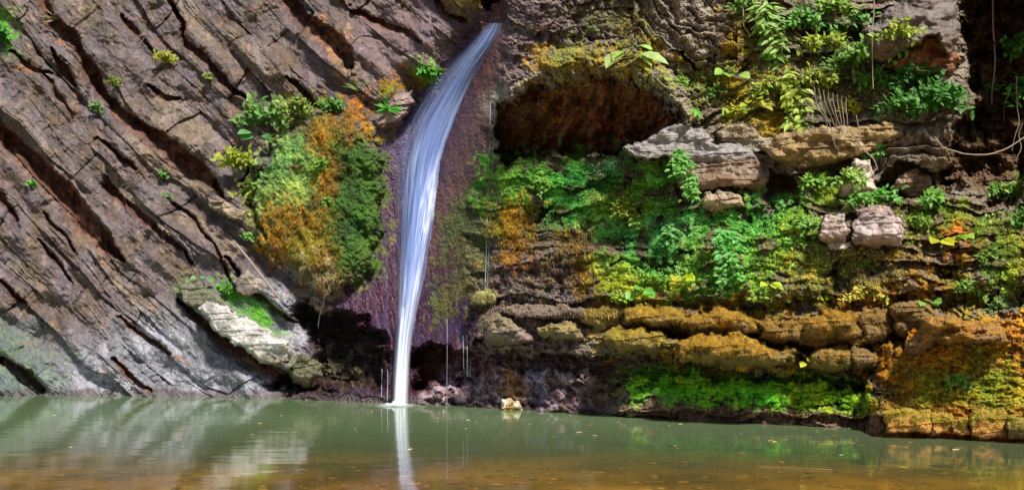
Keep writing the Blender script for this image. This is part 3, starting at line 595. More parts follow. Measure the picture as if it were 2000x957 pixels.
mm_ = N('ShaderNodeMix'); mm_.data_type = 'RGBA'; mm_.blend_type = 'MULTIPLY'; mm_.inputs[0].default_value = .15; L(r.outputs[0], mm_.inputs[6]); L(vo.outputs['Color'], mm_.inputs[7]); L(mm_.outputs[2], p.inputs['Base Color']); BED = m
grid_obj('pool_bed', -45, 45, -20, 32, 300, 240, bedz, BED, kind='structure')
def lump(rs, segs=6, rings=4, flat=.5):
    v = [(0, 0, flat)]; 
    for i in range(1, rings):
        th = math.pi*i/rings
        for j in range(segs):
            ph = 2*math.pi*j/segs; k = .8+.4*rs.rand(); v.append((math.sin(th)*math.cos(ph)*k, math.sin(th)*math.sin(ph)*k, math.cos(th)*flat*k))
    v.append((0, 0, -flat)); f = []
    for j in range(segs): f.append((0, 1+j, 1+(j+1) % segs, 1+(j+1) % segs))
    return np.array(v), segs, rings
def stones_mesh(count):
    rs = np.random.RandomState(4); VV, FF, CCs = [], [], []; n0 = 0; segs, rings = 7, 4
    for k in range(count):
        v, _, _ = lump(rs, segs, rings, .3+.3*rs.rand())
        y = 4.5+8*rs.rand(); x = rs.uniform(-.66, .66)*y+ (1.2 if rs.rand() < .6 else 0); s = .02+.045*rs.rand()**2
        an = rs.rand()*6.28; R = np.array([[math.cos(an), -math.sin(an), 0], [math.sin(an), math.cos(an), 0], [0, 0, 1]])
        v = v@R.T*s*np.array([1.2, .8, .55])+np.array([x, y, float(bedz(np.array([x]), np.array([y]))[0])+s*.15]); VV.append(v)
        for i in range(rings-2):
            for j in range(segs):
                a_ = n0+1+i*segs+j; b_ = n0+1+i*segs+(j+1) % segs; FF.append((a_, a_+segs, b_+segs, b_))
        for j in range(0, segs-1, 2):
            FF.append((n0, n0+1+j, n0+2+j, n0+1+(j+2) % segs))
        c_ = np.array(random.choice([(.46,.27,.05), (.38,.21,.04), (.28,.15,.03), (.50,.32,.08)]))*(.7+.6*rs.rand()); CCs.append(np.repeat(c_[None], len(v), 0)); n0 += len(v)
    return mesh_np('gravel', np.vstack(VV), np.array(FF), np.vstack(CCs), np.full(n0, .7))
link('gravel', stones_mesh(1500), ROCK, kind='stuff', label='orange brown gravel and stones seen through shallow water in front')
m, nt, p, N, L = newmat('pool_water'); nt.nodes.remove(p)
geo = N('ShaderNodeNewGeometry'); mp = N('ShaderNodeMapping'); mp.inputs['Scale'].default_value = (.55, 1.6, 1)
n = N('ShaderNodeTexNoise'); n.inputs['Scale'].default_value = 1.6; n.inputs['Detail'].default_value = 3; L(geo.outputs['Position'], mp.inputs[0]); L(mp.outputs[0], n.inputs['Vector'])
b = N('ShaderNodeBump'); b.inputs['Strength'].default_value = .07; b.inputs['Distance'].default_value = .06; L(n.outputs['Fac'], b.inputs['Height'])
gl = N('ShaderNodeBsdfGlossy'); gl.inputs['Roughness'].default_value = .06; gl.inputs['Color'].default_value = (.95,.97,1,1); L(b.outputs[0], gl.inputs['Normal'])
tr = N('ShaderNodeBsdfTransparent'); tr.inputs['Color'].default_value = (.95,.84,.48,1)
df = N('ShaderNodeBsdfDiffuse'); df.inputs['Color'].default_value = (.175,.26,.125,1)
# suspended silt hides the bed where the pool is deep
sp = N('ShaderNodeSeparateXYZ'); L(geo.outputs['Position'], sp.inputs[0]); dm = N('ShaderNodeMapRange'); dm.inputs[1].default_value = 7.2; dm.inputs[2].default_value = 13; dm.inputs[3].default_value = .14; dm.inputs[4].default_value = .92; L(sp.outputs['Y'], dm.inputs[0])
a1 = N('ShaderNodeMixShader'); L(dm.outputs[0], a1.inputs[0]); L(tr.outputs[0], a1.inputs[1]); L(df.outputs[0], a1.inputs[2])
fr = N('ShaderNodeFresnel'); fr.inputs['IOR'].default_value = 1.33; L(b.outputs[0], fr.inputs['Normal'])
a2 = N('ShaderNodeMixShader'); L(fr.outputs[0], a2.inputs[0]); L(a1.outputs[0], a2.inputs[1]); L(gl.outputs[0], a2.inputs[2]); L(a2.outputs[0], nt.nodes['Material Output'].inputs['Surface']); WATER = m
grid_obj('pool_water', -45, 45, -20, 32, 60, 60, lambda X, Y: X*0, WATER, kind='structure')

# ------------------------------------------------------------------ waterfall
def fallmat(name, col, dens):
    m, nt, p, N, L = newmat(name)
    uv = N('ShaderNodeAttribute'); uv.attribute_name = 'tint'        # r across, g along, b cover
    sp = N('ShaderNodeSeparateColor'); L(uv.outputs['Color'], sp.inputs[0])
    cb = N('ShaderNodeCombineXYZ'); mu = N('ShaderNodeMath'); mu.operation = 'MULTIPLY'; mu.inputs[1].default_value = 22; L(sp.outputs[0], mu.inputs[0]); L(mu.outputs[0], cb.inputs[0])
    mu2 = N('ShaderNodeMath'); mu2.operation = 'MULTIPLY'; mu2.inputs[1].default_value = 2.2; L(sp.outputs[1], mu2.inputs[0]); L(mu2.outputs[0], cb.inputs[1])
    n = N('ShaderNodeTexNoise'); n.inputs['Scale'].default_value = 1; n.inputs['Detail'].default_value = 3; n.inputs['Roughness'].default_value = .5; L(cb.outputs[0], n.inputs['Vector'])
    r = N('ShaderNodeMapRange'); r.inputs[1].default_value = .3; r.inputs[2].default_value = .68; r.inputs[3].default_value = .62; r.inputs[4].default_value = 1.1; L(n.outputs['Fac'], r.inputs[0])
    al = N('ShaderNodeMath'); al.operation = 'MULTIPLY'; al.use_clamp = True; L(r.outputs[0], al.inputs[0]); L(sp.outputs[2], al.inputs[1])
    al2 = N('ShaderNodeMath'); al2.operation = 'MULTIPLY'; al2.use_clamp = True; al2.inputs[1].default_value = dens; L(al.outputs[0], al2.inputs[0])
    ra = N('ShaderNodeValToRGB'); ra.color_ramp.elements[0].position = .32; ra.color_ramp.elements[0].color = (*col[0], 1); ra.color_ramp.elements[1].position = .75; ra.color_ramp.elements[1].color = (*col[1], 1); L(n.outputs['Fac'], ra.inputs[0])
    wm = N('ShaderNodeMapRange'); wm.inputs[1].default_value = 1.9; wm.inputs[2].default_value = 2.85; wm.inputs[3].default_value = 0; wm.inputs[4].default_value = .9; L(sp.outputs[1], wm.inputs[0])
    wx_ = N('ShaderNodeMix'); wx_.data_type = 'RGBA'; wx_.inputs[7].default_value = (.90,.93,.97,1); L(wm.outputs[0], wx_.inputs[0]); L(ra.outputs[0], wx_.inputs[6]); ra = type('o', (), {'outputs': [wx_.outputs[2]]})
    L(ra.outputs[0], p.inputs['Base Color']); p.inputs['Roughness'].default_value = .35
    tl = N('ShaderNodeBsdfTranslucent'); L(ra.outputs[0], tl.inputs[0]); ms = N('ShaderNodeMixShader'); ms.inputs[0].default_value = .3; L(p.outputs[0], ms.inputs[1]); L(tl.outputs[0], ms.inputs[2])
    t = N('ShaderNodeBsdfTransparent'); mx = N('ShaderNodeMixShader'); L(al2.outputs[0], mx.inputs[0]); L(t.outputs[0], mx.inputs[1]); L(ms.outputs[0], mx.inputs[2]); L(mx.outputs[0], nt.nodes['Material Output'].inputs['Surface'])
    return m
FALL = fallmat('silky_falling_water', ((.15,.25,.70), (.55,.69,.99)), 1.25)
FY = [44, 60, 75, 100, 125, 175, 226, 259, 276, 313, 335, 400, 480, 569, 640, 672, 730, 789]
FLx = [978, 948, 926, 896, 868, 832, 798, 780, 773, 768, 769, 773, 773, 775, 773, 769, 766, 763]
FRx = [990, 993, 994, 982, 966, 950, 933, 915, 909, 897, 890, 873, 848, 827, 808, 804, 800, 799]
def fall_sheet(name, fl, fr_, y0, y1, off, parent, mat, org, cover=1., nu=36, nv=240, seed=0, freey=640):
    ysv = np.linspace(y0, y1, nv); U, Yv = np.meshgrid(np.linspace(0, 1, nu), ysv)
    l = np.interp(Yv, FY, fl); r_ = np.interp(Yv, FY, fr_); 
    k = np.ones(41)/41
    def smooth(a):
        b_ = np.pad(a[:, 0], 20, mode='edge'); return np.convolve(b_, k, 'valid')[:, None]+0*a
    l = smooth(l); r_ = smooth(r_); Xp = l+(r_-l)*U
    # depth: follows the smooth chute, then hangs free
    cxv = (l+r_)/2; db = dbase(cxv[:, 0], ysv); db = np.convolve(np.pad(db, 20, mode='edge'), k, 'valid')
    dfree = np.interp(freey, ysv, db) if y1 > freey else None
    if dfree is not None: db = np.where(ysv > freey, np.minimum(db, dfree), db)
    bow = .22*np.sin(np.pi*U)**.7
    D = db[:, None]-off-bow-.025*fbm(U*60+seed*50, Yv/14., 8, 3, 95)
    V = np.stack([(Xp-1000)/FPX*D, D, CAMH-(Yv-HOR)/FPX*D], -1).reshape(-1, 3)-np.array(org)
    edge = np.clip(np.minimum(U, 1-U)/.42, 0, 1)**1.25; cov = edge*cover
    cov = cov*np.interp(Yv, [44, 62, 320, 500, 620, 800], [.55, .95, .95, 1.0, 1.5, 1.9])
    T = np.stack([U+seed, (Yv-40)/750*3, cov], -1).reshape(-1, 3)
    ii = np.arange(nu*nv).reshape(nv, nu); q = np.stack([ii[:-1, :-1], ii[1:, :-1], ii[1:, 1:], ii[:-1, 1:]], -1).reshape(-1, 4)
    return link(name, mesh_np(name, V, q, T, smooth=True), mat, parent)
base = at(781., 787., 15.6); base[2] = 0
wf = thing('waterfall', tuple(base), 'silky blue white waterfall sliding down the purple chute into the pool', 'waterfall')
fall_sheet('water_sheet', FLx, FRx, 46, 789, .16, wf, FALL, base)
mid = [(a_*.75+b_*.25) for a_, b_ in zip(FLx, FRx)]; mid2 = [(a_*.3+b_*.7) for a_, b_ in zip(FLx, FRx)]
fall_sheet('water_strand', mid, mid2, 60, 789, .25, wf, FALL, base, .55, 20, 200, 3)
fall_sheet('water_strand', [a_+3 for a_ in FLx], [a_*.45+b_*.55 for a_, b_ in zip(FLx, FRx)], 600, 789, .30, wf, FALL, base, .8, 14, 80, 5)
# foam where it lands
FOAM = plain('white_foam', (.78,.82,.9), .8, 30, .12)
X, A = np.meshgrid(np.linspace(0, 1, 16), np.linspace(0, 2*np.pi, 49)); rad_ = X*(1+.15*np.sin(A*5)+.1*np.sin(A*9))
V = np.stack([rad_*np.cos(A)*.42-.06, rad_*np.sin(A)*.45-.15, .05*(1-X)**2*(1+.5*np.sin(A*7))*(1+.4*np.sin(X*25))+.006], -1).reshape(-1, 3)
ii = np.arange(16*49).reshape(49, 16); q = np.stack([ii[:-1, :-1], ii[:-1, 1:], ii[1:, 1:], ii[1:, :-1]], -1).reshape(-1, 4)
T = np.stack([A/6.28*3, 3+X*.3, np.clip(1.5*(1-X)**1.5, 0, 1.3)], -1).reshape(-1, 3)
link('foam', mesh_np('foam', V, q, T, smooth=True), FALL, wf)
def tube(pts, rad, seg=5):
    pts = np.array(pts, float); n_ = len(pts); rad = np.broadcast_to(rad, (n_,)); T = np.gradient(pts, axis=0); T /= np.linalg.norm(T, axis=1)[:, None]+1e-9
    ref = np.array([.3, -.9, .2]); A_ = np.cross(T, ref); A_ /= np.linalg.norm(A_, axis=1)[:, None]+1e-9; B_ = np.cross(T, A_)
    an = np.arange(seg)/seg*2*np.pi
    V = pts[:, None]+rad[:, None, None]*(np.cos(an)[None, :, None]*A_[:, None]+np.sin(an)[None, :, None]*B_[:, None])
    ii = np.arange(n_*seg).reshape(n_, seg); jj = np.roll(ii, -1, 1)
    return V.reshape(-1, 3), np.stack([ii[:-1], ii[1:], jj[1:], jj[:-1]], -1).reshape(-1, 4)
def join(parts):
    Vs, Qs, o = [], [], 0
    for v, q in parts: Vs.append(v); Qs.append(q+o); o += len(v)
    return np.vstack(Vs), np.vstack(Qs)
TRICK = plain('thin_falling_water', (.62,.68,.85), .2, 30, .1)
m, nt, p, N, L = newmat('thin_falling_water'); p.inputs['Base Color'].default_value = (.7,.76,.92,1); p.inputs['Roughness'].default_value = .25
t_ = N('ShaderNodeBsdfTransparent'); mx = N('ShaderNodeMixShader'); mx.inputs[0].default_value = .4; L(t_.outputs[0], mx.inputs[1]); L(p.outputs[0], mx.inputs[2]); L(mx.outputs[0], nt.nodes['Material Output'].inputs['Surface']); TRICK = m
for (xa, ya, xb, yb, off, rad_, lab) in [(958,200,947,590,.6,.006,'long thin thread of water falling just right of the chute'), (967,200,952,560,.6,.003,'faint second water thread beside the long one'), (873,622,873,790,.5,.004,'thin water thread dripping from the tufa edge right of the waterfall'), (904,655,906,720,.5,.005,'short drip thread under the dark tufa edge'), (912,655,913,735,.5,.006,'longer drip thread under the dark tufa edge'), (746,720,745,775,.5,.006,'left drip beside the foot of the waterfall'), (757,722,757,782,.5,.006,'right drip beside the foot of the waterfall'), (628,575,622,640,.3,.003,'wet root thread hanging under the orange moss'), (1051,188,1051,206,.3,.006,'tiny drip at the lip of the dark cavity')]:
    d = float(sample(SURF, xa, ya))-.06; pts = []
    for t in np.linspace(0, 1, 14):
        x_, y_ = xa+(xb-xa)*t+.3*math.sin(t*5), ya+(yb-ya)*t; dd = min(d, float(sample(SURF, x_, y_))-.03) if t > 0 else d; d = dd
        pts.append(((x_-1000)/FPX*dd, dd, CAMH-(y_-HOR)/FPX*dd))
    v, q = tube(pts, rad_, 5); o = link('water_trickle', mesh_np('water_trickle', v, q, smooth=True), TRICK, label=lab, category='trickle', group='thin water threads dripping off the rock')

# ------------------------------------------------------------------ plants
def leafgeo(o, d, up, L_, W_, curl=.25):
    """ovate leaf, folded along its midrib; six outline points and a midrib"""
    d = d/np.linalg.norm(d); s = np.cross(d, up); s /= np.linalg.norm(s)+1e-9; n_ = np.cross(s, d)
    P = []
    for t, w_ in [(0, 0), (.22, .8), (.5, 1), (.8, .55), (1, 0)]:
        c_ = o+d*L_*t-n_*curl*L_*t*t
        P.append((c_-s*W_*.5*w_+n_*W_*.12*w_, c_, c_+s*W_*.5*w_+n_*W_*.12*w_))
    V = [P[0][1]]; 
    for k in (1, 2, 3): V += list(P[k])
    V.append(P[4][1]); V = np.array(V)
    Q = np.array([(0, 1, 2, 2), (0, 2, 3, 3), (1, 4, 5, 2), (2, 5, 6, 3), (4, 7, 8, 5), (5, 8, 9, 6), (7, 10, 8, 8), (8, 10, 9, 9)])
    return V, Q
def leaf_mesh(name, leaves, cols):
    V, F, Cc, o = [], [], [], 0
    for (v, q), c_ in zip(leaves, cols):
        V += [tuple(a_) for a_ in v]; F += [tuple(int(b_)+o for b_ in dict.fromkeys(r_)) for r_ in q]; Cc += [(*c_, 1)]*len(v); o += len(v)
    me = bpy.data.meshes.new(name); me.from_pydata(V, [], F); at_ = me.attributes.new('tint', 'FLOAT_COLOR', 'POINT'); at_.data.foreach_set('color', np.array(Cc, np.float32).ravel())
    me.materials.append(LEAF); return me
PR = random.Random(11)
def vr(s=1): return np.array([PR.gauss(0, s), PR.gauss(0, s), PR.gauss(0, s)])
def tintv(c_, v=.25):
    k = 1+PR.uniform(-v, v)*1.3; c_ = (c_[0]*1.1, c_[1], c_[2]*.6); return tuple(min(.8, max(.01, a_*k*(1+PR.uniform(-.12, .12)))) for a_ in c_)
def plant(px, py, size, label, kind='leafy', col=(.16,.36,.05), n=8, leaf=9, hang=0., spread=1., name=None, cat='plant', group=None, wide=.6, side=0.):
    """size and leaf in photo pixels at the wall"""
    o_ = surf(px, py, .01); m_ = o_.y/FPX; Sz, Lf = size*m_*1.1, leaf*m_*(1.12 if kind == 'broad' else 1.2); org = np.array(o_)
    if kind in ('leafy', 'vine'): n = int(n*1.9)
    root = thing(name or {'leafy': 'leafy_plant', 'broad': 'broad_leaved_plant', 'vine': 'trailing_plant', 'grass': 'grass_tuft', 'dry': 'dry_root_tangle'}[kind], o_, label, cat, group)
    stems, leaves, cols = [], [], []
    for k in range(n):
        an = (k+.5)/n*2-1
        d0 = np.array([an*spread+PR.gauss(0, .25)+side, (-.9 if kind == 'broad' else -.55)-.5*PR.random(), 1-.45*abs(an)-1.9*hang+PR.gauss(0, .25)]); d0 /= np.linalg.norm(d0)
        Ln = Sz*PR.uniform(.55, 1.05); g = np.array([0, 0, -1])*(.35+hang*.6)
        pts = [d0*Ln*t+g*Ln*t*t*.8+np.array([0, -.02, 0]) for t in np.linspace(0, 1, 7)]
        if kind == 'broad':
            r_ = .0025 if leaf < 20 else .006; stems.append(tube(pts, r_, 4)); dl = pts[-1]-pts[-2]; dl = dl/np.linalg.norm(dl)+np.array([PR.gauss(0, .5), -.25, -.35]); 
            leaves.append(leafgeo(pts[-1], dl, np.array([PR.gauss(0, .3), -1., .8]), Lf*PR.uniform(.8, 1.2), Lf*wide*PR.uniform(.85, 1.15), .2)); cols.append(tintv(col))
        elif kind in ('leafy', 'vine'):
            stems.append(tube(pts, .0028, 3)); m2 = 10 if kind == 'leafy' else 14
            for j in range(m2):
                t = .22+.8*j/m2; i_ = min(5, int(t*6)); p_ = pts[i_]*(1-(t*6-i_))+pts[min(6, i_+1)]*(t*6-i_) if t < 1 else pts[6]
                dd = pts[min(6, i_+1)]-pts[i_]; dd = dd/(np.linalg.norm(dd)+1e-9)
                sdv = np.cross(dd, np.array([0, -1., .3])); sdv /= np.linalg.norm(sdv)+1e-9
                dl = sdv*(1 if j % 2 else -1)+dd*.6+vr(.25)+np.array([0, -.2, 0])
                leaves.append(leafgeo(p_+vr(Lf*.25), dl, np.array([PR.gauss(0, .35), -.8, .9]), Lf*PR.uniform(.6, 1.15), Lf*wide*PR.uniform(.7, 1.1), .25)); cols.append(tintv(col))
        elif kind == 'grass':
            dl = d0; leaves.append(leafgeo(np.array([0, -.01, 0]), dl, np.array([PR.gauss(0, .5), -1., .3]), Ln, Lf*.25, .5)); cols.append(tintv(col))
        else:
            pts = [d0*Ln*t+g*Ln*t*t*.8+vr(Ln*.05)*t for t in np.linspace(0, 1, 7)]; stems.append(tube(pts, np.linspace(.006, .002, 7), 3))
    if stems:
        v, q = join(stems); link('stem' if kind != 'dry' else 'root', mesh_np('stem', v, q), DRY if kind == 'dry' else STEM, root)
    if leaves:
        if kind == 'broad':
            for lv, c_ in zip(leaves, cols): link('leaf', leaf_mesh('leaf', [lv], [c_]), None, root)
        else:
            o2 = link('foliage', leaf_mesh('foliage', leaves, cols), None, root)
            if len(leaves) > 20: o2['kind'] = 'stuff'
    return root
YG, BG, DG, GG, YY = (.30,.42,.05), (.14,.42,.10), (.05,.22,.05), (.13,.33,.05), (.50,.48,.05)
# left of the fall
plant(520,240,75,'light green leafy plant drooping over the upper left of the mossy boss',n=12,leaf=13,col=(.14,.34,.10),spread=1.4,hang=.1)
plant(585,225,55,'bushy pale leaved plant on the ridge of the mossy boss',n=9,leaf=10,col=(.22,.36,.09),spread=1.2)
plant(470,330,60,'yellow green leafy clump at the left foot of the mossy boss',n=11,leaf=11,col=(.30,.40,.05),spread=.9)
plant(490,395,55,'tall thin stalked plant with bare lower stems beside the mossy boss',n=7,leaf=10,col=(.26,.36,.07),spread=.5)
plant(505,275,36,'plant with a few wide blue green leaves left of the mossy boss','broad',(.12,.38,.18),5,26,wide=.6)
plant(650,220,42,'dark leafy plant on top of the orange moss',n=8,leaf=9,col=(.09,.26,.06))
plant(625,330,24,'small clover like sprig in the orange moss curtain',n=5,leaf=8,col=(.2,.4,.08))
plant(640,400,18,'tiny sprig lower down in the orange moss curtain',n=5,leaf=7,col=(.22,.42,.1))
plant(805,150,30,'spiky pale grass tuft above the chute','grass',(.28,.42,.16),18,10,spread=1.1)
plant(835,150,26,'bright green cushion plant above the chute',n=10,leaf=8,col=(.07,.40,.03),spread=1.4)
plant(760,215,26,'bright green fern tuft on the left rim of the chute','grass',(.08,.42,.04),22,14,spread=1.5,hang=.3)
plant(700,180,28,'pale grass tuft growing from the fissure','grass',(.22,.34,.16),14,9)
plant(328,125,32,'yellow green sprig high on the bare left wall',n=6,leaf=8,col=(.36,.40,.04),spread=1.1)
plant(410,155,16,'tiny green weed near the thin fissure',n=4,leaf=6,col=(.2,.3,.08)); plant(228,168,18,'tiny green weed under the uppermost fissure',n=5,leaf=7,col=(.2,.32,.06)); plant(192,214,18,'tiny bluish weed beside the long fissure',n=5,leaf=7,col=(.14,.3,.12))
plant(8,80,45,'green bushy foliage cut by the left border','leafy',(.07,.30,.06),10,10,side=-.2); plant(325,345,16,'tiny green tuft below the long fissure',n=5,leaf=7,col=(.12,.34,.10)); plant(332,392,16,'second tiny green tuft lower on the left wall',n=5,leaf=7,col=(.12,.36,.12)); plant(65,362,14,'tiny bright weed under the lower wide fissure',n=4,leaf=6,col=(.12,.36,.06))
plant(402,548,22,'three bright leaves above the pale jutting slab','broad',(.16,.46,.14),4,14,wide=.8); plant(445,570,22,'small leafy weed beside the grey brown block',n=7,leaf=8,col=(.10,.34,.06)); plant(490,470,16,'small pale weed at the lower left of the boss',n=4,leaf=7,col=(.2,.46,.16))
plant(115,40,34,'dry grey grass tuft at the top left','grass',(.36,.31,.24),22,8,spread=1.5,hang=.3)
for x_, y_, s_, l_ in [(295,340,52,'wiry dry roots tangled mid left wall'), (290,70,40,'wiry dry twigs near the top of the left wall'), (300,150,46,'dry twigs beside the short fissure'), (500,30,40,'dry reddish twigs under the top edge'), (200,40,40,'dry grey stems right of the grass tuft'), (100,240,30,'faint dry stems on the left slab')]:
    plant(x_, y_, s_, l_, 'dry', n=12, hang=.5, spread=1.3, cat='roots')
# around the cavity and upper right
o_ = plant(1222,112,40,'butterbur like plant with large pale leaves on top of the arched rock','broad',(.36,.58,.22),6,44,wide=.5,spread=1.7,hang=.12)
plant(1352,212,18,'small glossy green plant on the right shoulder of the arch','broad',(.12,.42,.03),7,20,wide=.5,hang=.4)
plant(1330,165,14,'sprig of small leaves right of the large pale leaves',n=5,leaf=8,col=(.24,.44,.12)); plant(1290,160,20,'small two leaved plant under the large pale leaves','broad',(.32,.50,.16),3,20,wide=.5)
plant(1425,150,26,'round leaved plant standing above the moss','broad',(.24,.46,.10),5,24,wide=.95); plant(1432,222,26,'round heart shaped leaves low on the mossy slope','broad',(.34,.52,.06),5,22,wide=.9,spread=1.3)
plant(1470,212,30,'yellow green round leaved plant in the dense undergrowth','broad',(.42,.52,.05),7,16,wide=.85,spread=1.3)
plant(1490,5,70,'hanging plant with long narrow leaves at the top edge','vine',(.26,.46,.14),8,20,hang=.9,spread=.35,wide=.38); plant(1505,55,60,'second tier of long narrow hanging leaves','vine',(.22,.44,.10),7,20,hang=.9,spread=.35,wide=.38)
plant(1540,140,55,'trailing stem with big pale leaves below the undergrowth','vine',(.38,.54,.10),5,18,hang=.95,spread=.35,wide=.5); plant(1548,195,48,'lowest end of the trailing pale leaved stem','vine',(.36,.54,.12),5,19,hang=1.,spread=.3,wide=.5)
for x_, y_, s_, n_, lf, cl, l_ in [(1560,50,60,10,10,BG,'feathery bright green plant top centre of the thicket'), (1600,95,62,12,11,YG,'airy yellow green bush in the middle of the thicket'), (1655,60,64,10,12,BG,'flat spreading green spray over the dark rock'), (1640,130,58,12,10,GG,'dense low bush under the spreading spray'), (1590,165,52,12,9,YG,'yellowish bush above the hanging roots'), (1700,110,60,10,12,(.20,.46,.12),'pale green spray beside the angular boulder'), (1745,75,56,8,12,YG,'yellow green flat leaf spray crossing the angular boulder'), (1700,170,60,12,11,GG,'green bush over the long ochre rock'), (1770,165,70,14,12,DG,'dark green bush at the foot of the angular boulder'), (1820,205,70,14,14,(.06,.25,.03),'darkest large leaved bush hanging by the cave'), (1750,215,50,10,11,(.10,.34,.08),'mid green bush above the ochre rock end'), (1450,20,40,9,9,GG,'small bush at the top edge left of the hanging leaves'), (1500,180,44,10,9,YG,'bright undergrowth beside the round leaves'), (1400,190,36,9,8,(.12,.28,.06),'low dark creeper beside the strata'), (1620,20,50,9,11,(.26,.48,.10),'light bush hanging from the top edge')]:
    plant(x_, y_, s_, l_, 'leafy', cl, n_, lf, spread=1.4, hang=.15, wide=.62)
plant(1655,205,28,'yellow leaved sprig among the hanging roots',n=9,leaf=9,col=YY,hang=.4)
plant(1985,110,70,'green bush at the right border by the cave',n=12,leaf=13,col=(.12,.40,.08)); plant(1990,170,60,'lower green bush at the right border by the cave',n=10,leaf=12,col=(.10,.36,.08),hang=.4); plant(1900,165,30,'small fern in front of the cave',n=7,leaf=8,col=(.10,.36,.10)); plant(1930,180,26,'second small fern in the cave mouth',n=6,leaf=8,col=(.14,.34,.07))
plant(1985,385,55,'pale leafy plant at the right border below the cave',n=10,leaf=12,col=(.30,.48,.10)); plant(1945,385,44,'leafy plant in the shaded slope below the cave',n=9,leaf=10,col=(.16,.36,.08)); plant(1990,440,44,'green bush at the right border on the mossy slope',n=9,leaf=11,col=(.12,.34,.06)); plant(1815,400,36,'bright fern beside the streaked stone',n=8,leaf=11,col=(.18,.46,.10))
for x_, y_, s_, n_, lf, cl, l_, kd, hg in [(1325,295,40,8,10,BG,'bright creeper hanging over the grey flat slab','vine',.8), (1345,340,34,8,10,(.16,.44,.12),'creeper strand left of the brown cracked block','vine',.8), (1290,350,34,6,20,(.18,.55,.12),'large bright round leaves left of the grey slab','broad',.2), (1310,440,44,12,10,(.10,.36,.12),'drooping fern in the middle of the green wall','vine',.7), (1412,450,44,12,13,(.12,.46,.14),'upper part of the ivy like trailing plant in the green wall','vine',.7), (1415,495,44,10,12,(.14,.46,.12),'lower part of the ivy like trailing plant in the green wall','vine',.8), (1585,360,40,11,9,(.18,.42,.06),'leafy plant left of the pale pointed stone','leafy',.2), (1655,350,34,9,10,(.26,.46,.12),'leafy sprig in front of the pale pointed stone','leafy',.2), (1690,300,30,6,13,(.14,.42,.14),'sprig above the pale pointed stone','leafy',.1), (1720,385,34,8,10,(.12,.40,.08),'leafy plant between the pointed and streaked stones','leafy',.2), (1670,395,36,9,9,(.14,.40,.07),'low spreading plant above the flat reddish stone','leafy',.1), (1570,425,34,8,9,(.16,.40,.06),'leafy stalk left of the pinkish blocks','vine',.6), (1550,480,26,8,9,(.24,.50,.14),'small pale fern left of the pinkish blocks','leafy',.1), (1790,440,30,7,9,(.20,.40,.06),'thin leafy stalk right of the squared pinkish block','leafy',.1), (1680,515,24,7,9,(.24,.50,.06),'bright sprig below the squared pinkish block','leafy',.1), (1215,395,40,12,8,YG,'yellow green weed patch in the green wall','leafy',.5), (1060,350,26,8,7,(.16,.42,.06),'small fern near the left end of the green wall','vine',.6), (1220,585,44,12,9,(.28,.46,.04),'yellow green weed clump above the upper ledge','leafy',.1), (1480,580,30,9,8,(.22,.36,.06),'weed clump on the brown bedding above the ledge','leafy',.2), (1885,560,40,9,9,(.20,.38,.07),'leafy weed on the orange corner slope','leafy',.3), (1950,600,40,9,9,(.14,.28,.09),'greyish green creeper on the corner rock','leafy',.3), (1860,740,34,8,8,(.18,.38,.07),'little weed on the orange corner face','leafy',.3), (1925,500,34,9,9,(.16,.30,.05),'weed right of the orange moss mound','leafy',.2), (1245,420,24,7,8,(.20,.46,.10),'tiny creeper in the bright green wall','vine',.7)]:
    plant(x_, y_, s_, l_, kd, cl, n_, lf, hang=hg, spread=1.1 if hg < .5 else .6, wide=.9 if kd == 'broad' else .6)
plant(1840,478,36,'round yellow leaved plant beside the orange moss mound','broad',(.50,.58,.04),5,26,wide=.85,spread=1.2); plant(1868,462,20,'two green heart leaves on top of the orange moss mound','broad',(.26,.50,.06),3,17,wide=.9)
plant(1330,552,26,'cluster of round lime yellow leaves low on the green wall','broad',(.50,.60,.05),6,21,wide=.95,spread=1.4); plant(1250,575,26,'wide mid green leaves above the upper ledge','broad',(.16,.52,.14),5,22,wide=.8,spread=1.4)
plant(1500,558,18,'lime round leaves above the ledge middle','broad',(.44,.58,.06),4,16,wide=.95); plant(1605,585,18,'pair of lime leaves on the brown bedding','broad',(.42,.58,.06),3,18,wide=.8); plant(1540,580,18,'small lime leaf cluster beside the pair','broad',(.36,.56,.08),3,16,wide=.8)
plant(1575,705,22,'lime yellow leaves growing between the lower ledge stones','broad',(.52,.64,.08),5,17,wide=.9); plant(1805,595,26,'bluish green round leaves above the hunched boulder','broad',(.24,.52,.14),5,18,wide=.85)
plant(1685,575,46,'patch of tiny lemon yellow leaves on the brown bedding',n=20,leaf=8,col=(.62,.60,.12),spread=1.5,hang=.2)
# hanging roots, vines, twigs
def strand(name, pts, r0, r1, label, mat, cat='root', off=.12, group=None, dd=None):
    q = []
    if dd is None: dd = min(float(sample(SURF, p_[0], p_[1])) for p_ in pts)-off
    P = np.array(pts, float); t = np.linspace(0, len(P)-1, max(8, len(P)*6)); X_ = np.interp(t, range(len(P)), P[:, 0]); Y_ = np.interp(t, range(len(P)), P[:, 1])
    for _ in range(3):
        X_[1:-1] = (X_[:-2]+2*X_[1:-1]+X_[2:])/4; Y_[1:-1] = (Y_[:-2]+2*Y_[1:-1]+Y_[2:])/4
    w3 = np.stack([(X_-1000)/FPX*dd, dd+.02*np.sin(t*2), CAMH-(Y_-HOR)/FPX*dd], -1)+np.random.RandomState(int(P[0, 0])).normal(0, .002, (len(t), 3)); b0 = w3[0].copy()
    v, q = tube(w3-b0, np.linspace(r0, r1, len(t)), 6)
    o = link(name, mesh_np(name, v, q, smooth=True), mat, label=label, category=cat); o.location = b0
    if group: o['group'] = group
strand('hanging_root', [(1939,-30),(1941,60),(1943,120),(1938,170),(1938,203)], .016, .011, 'long straight pale root hanging in front of the cave', BARK)
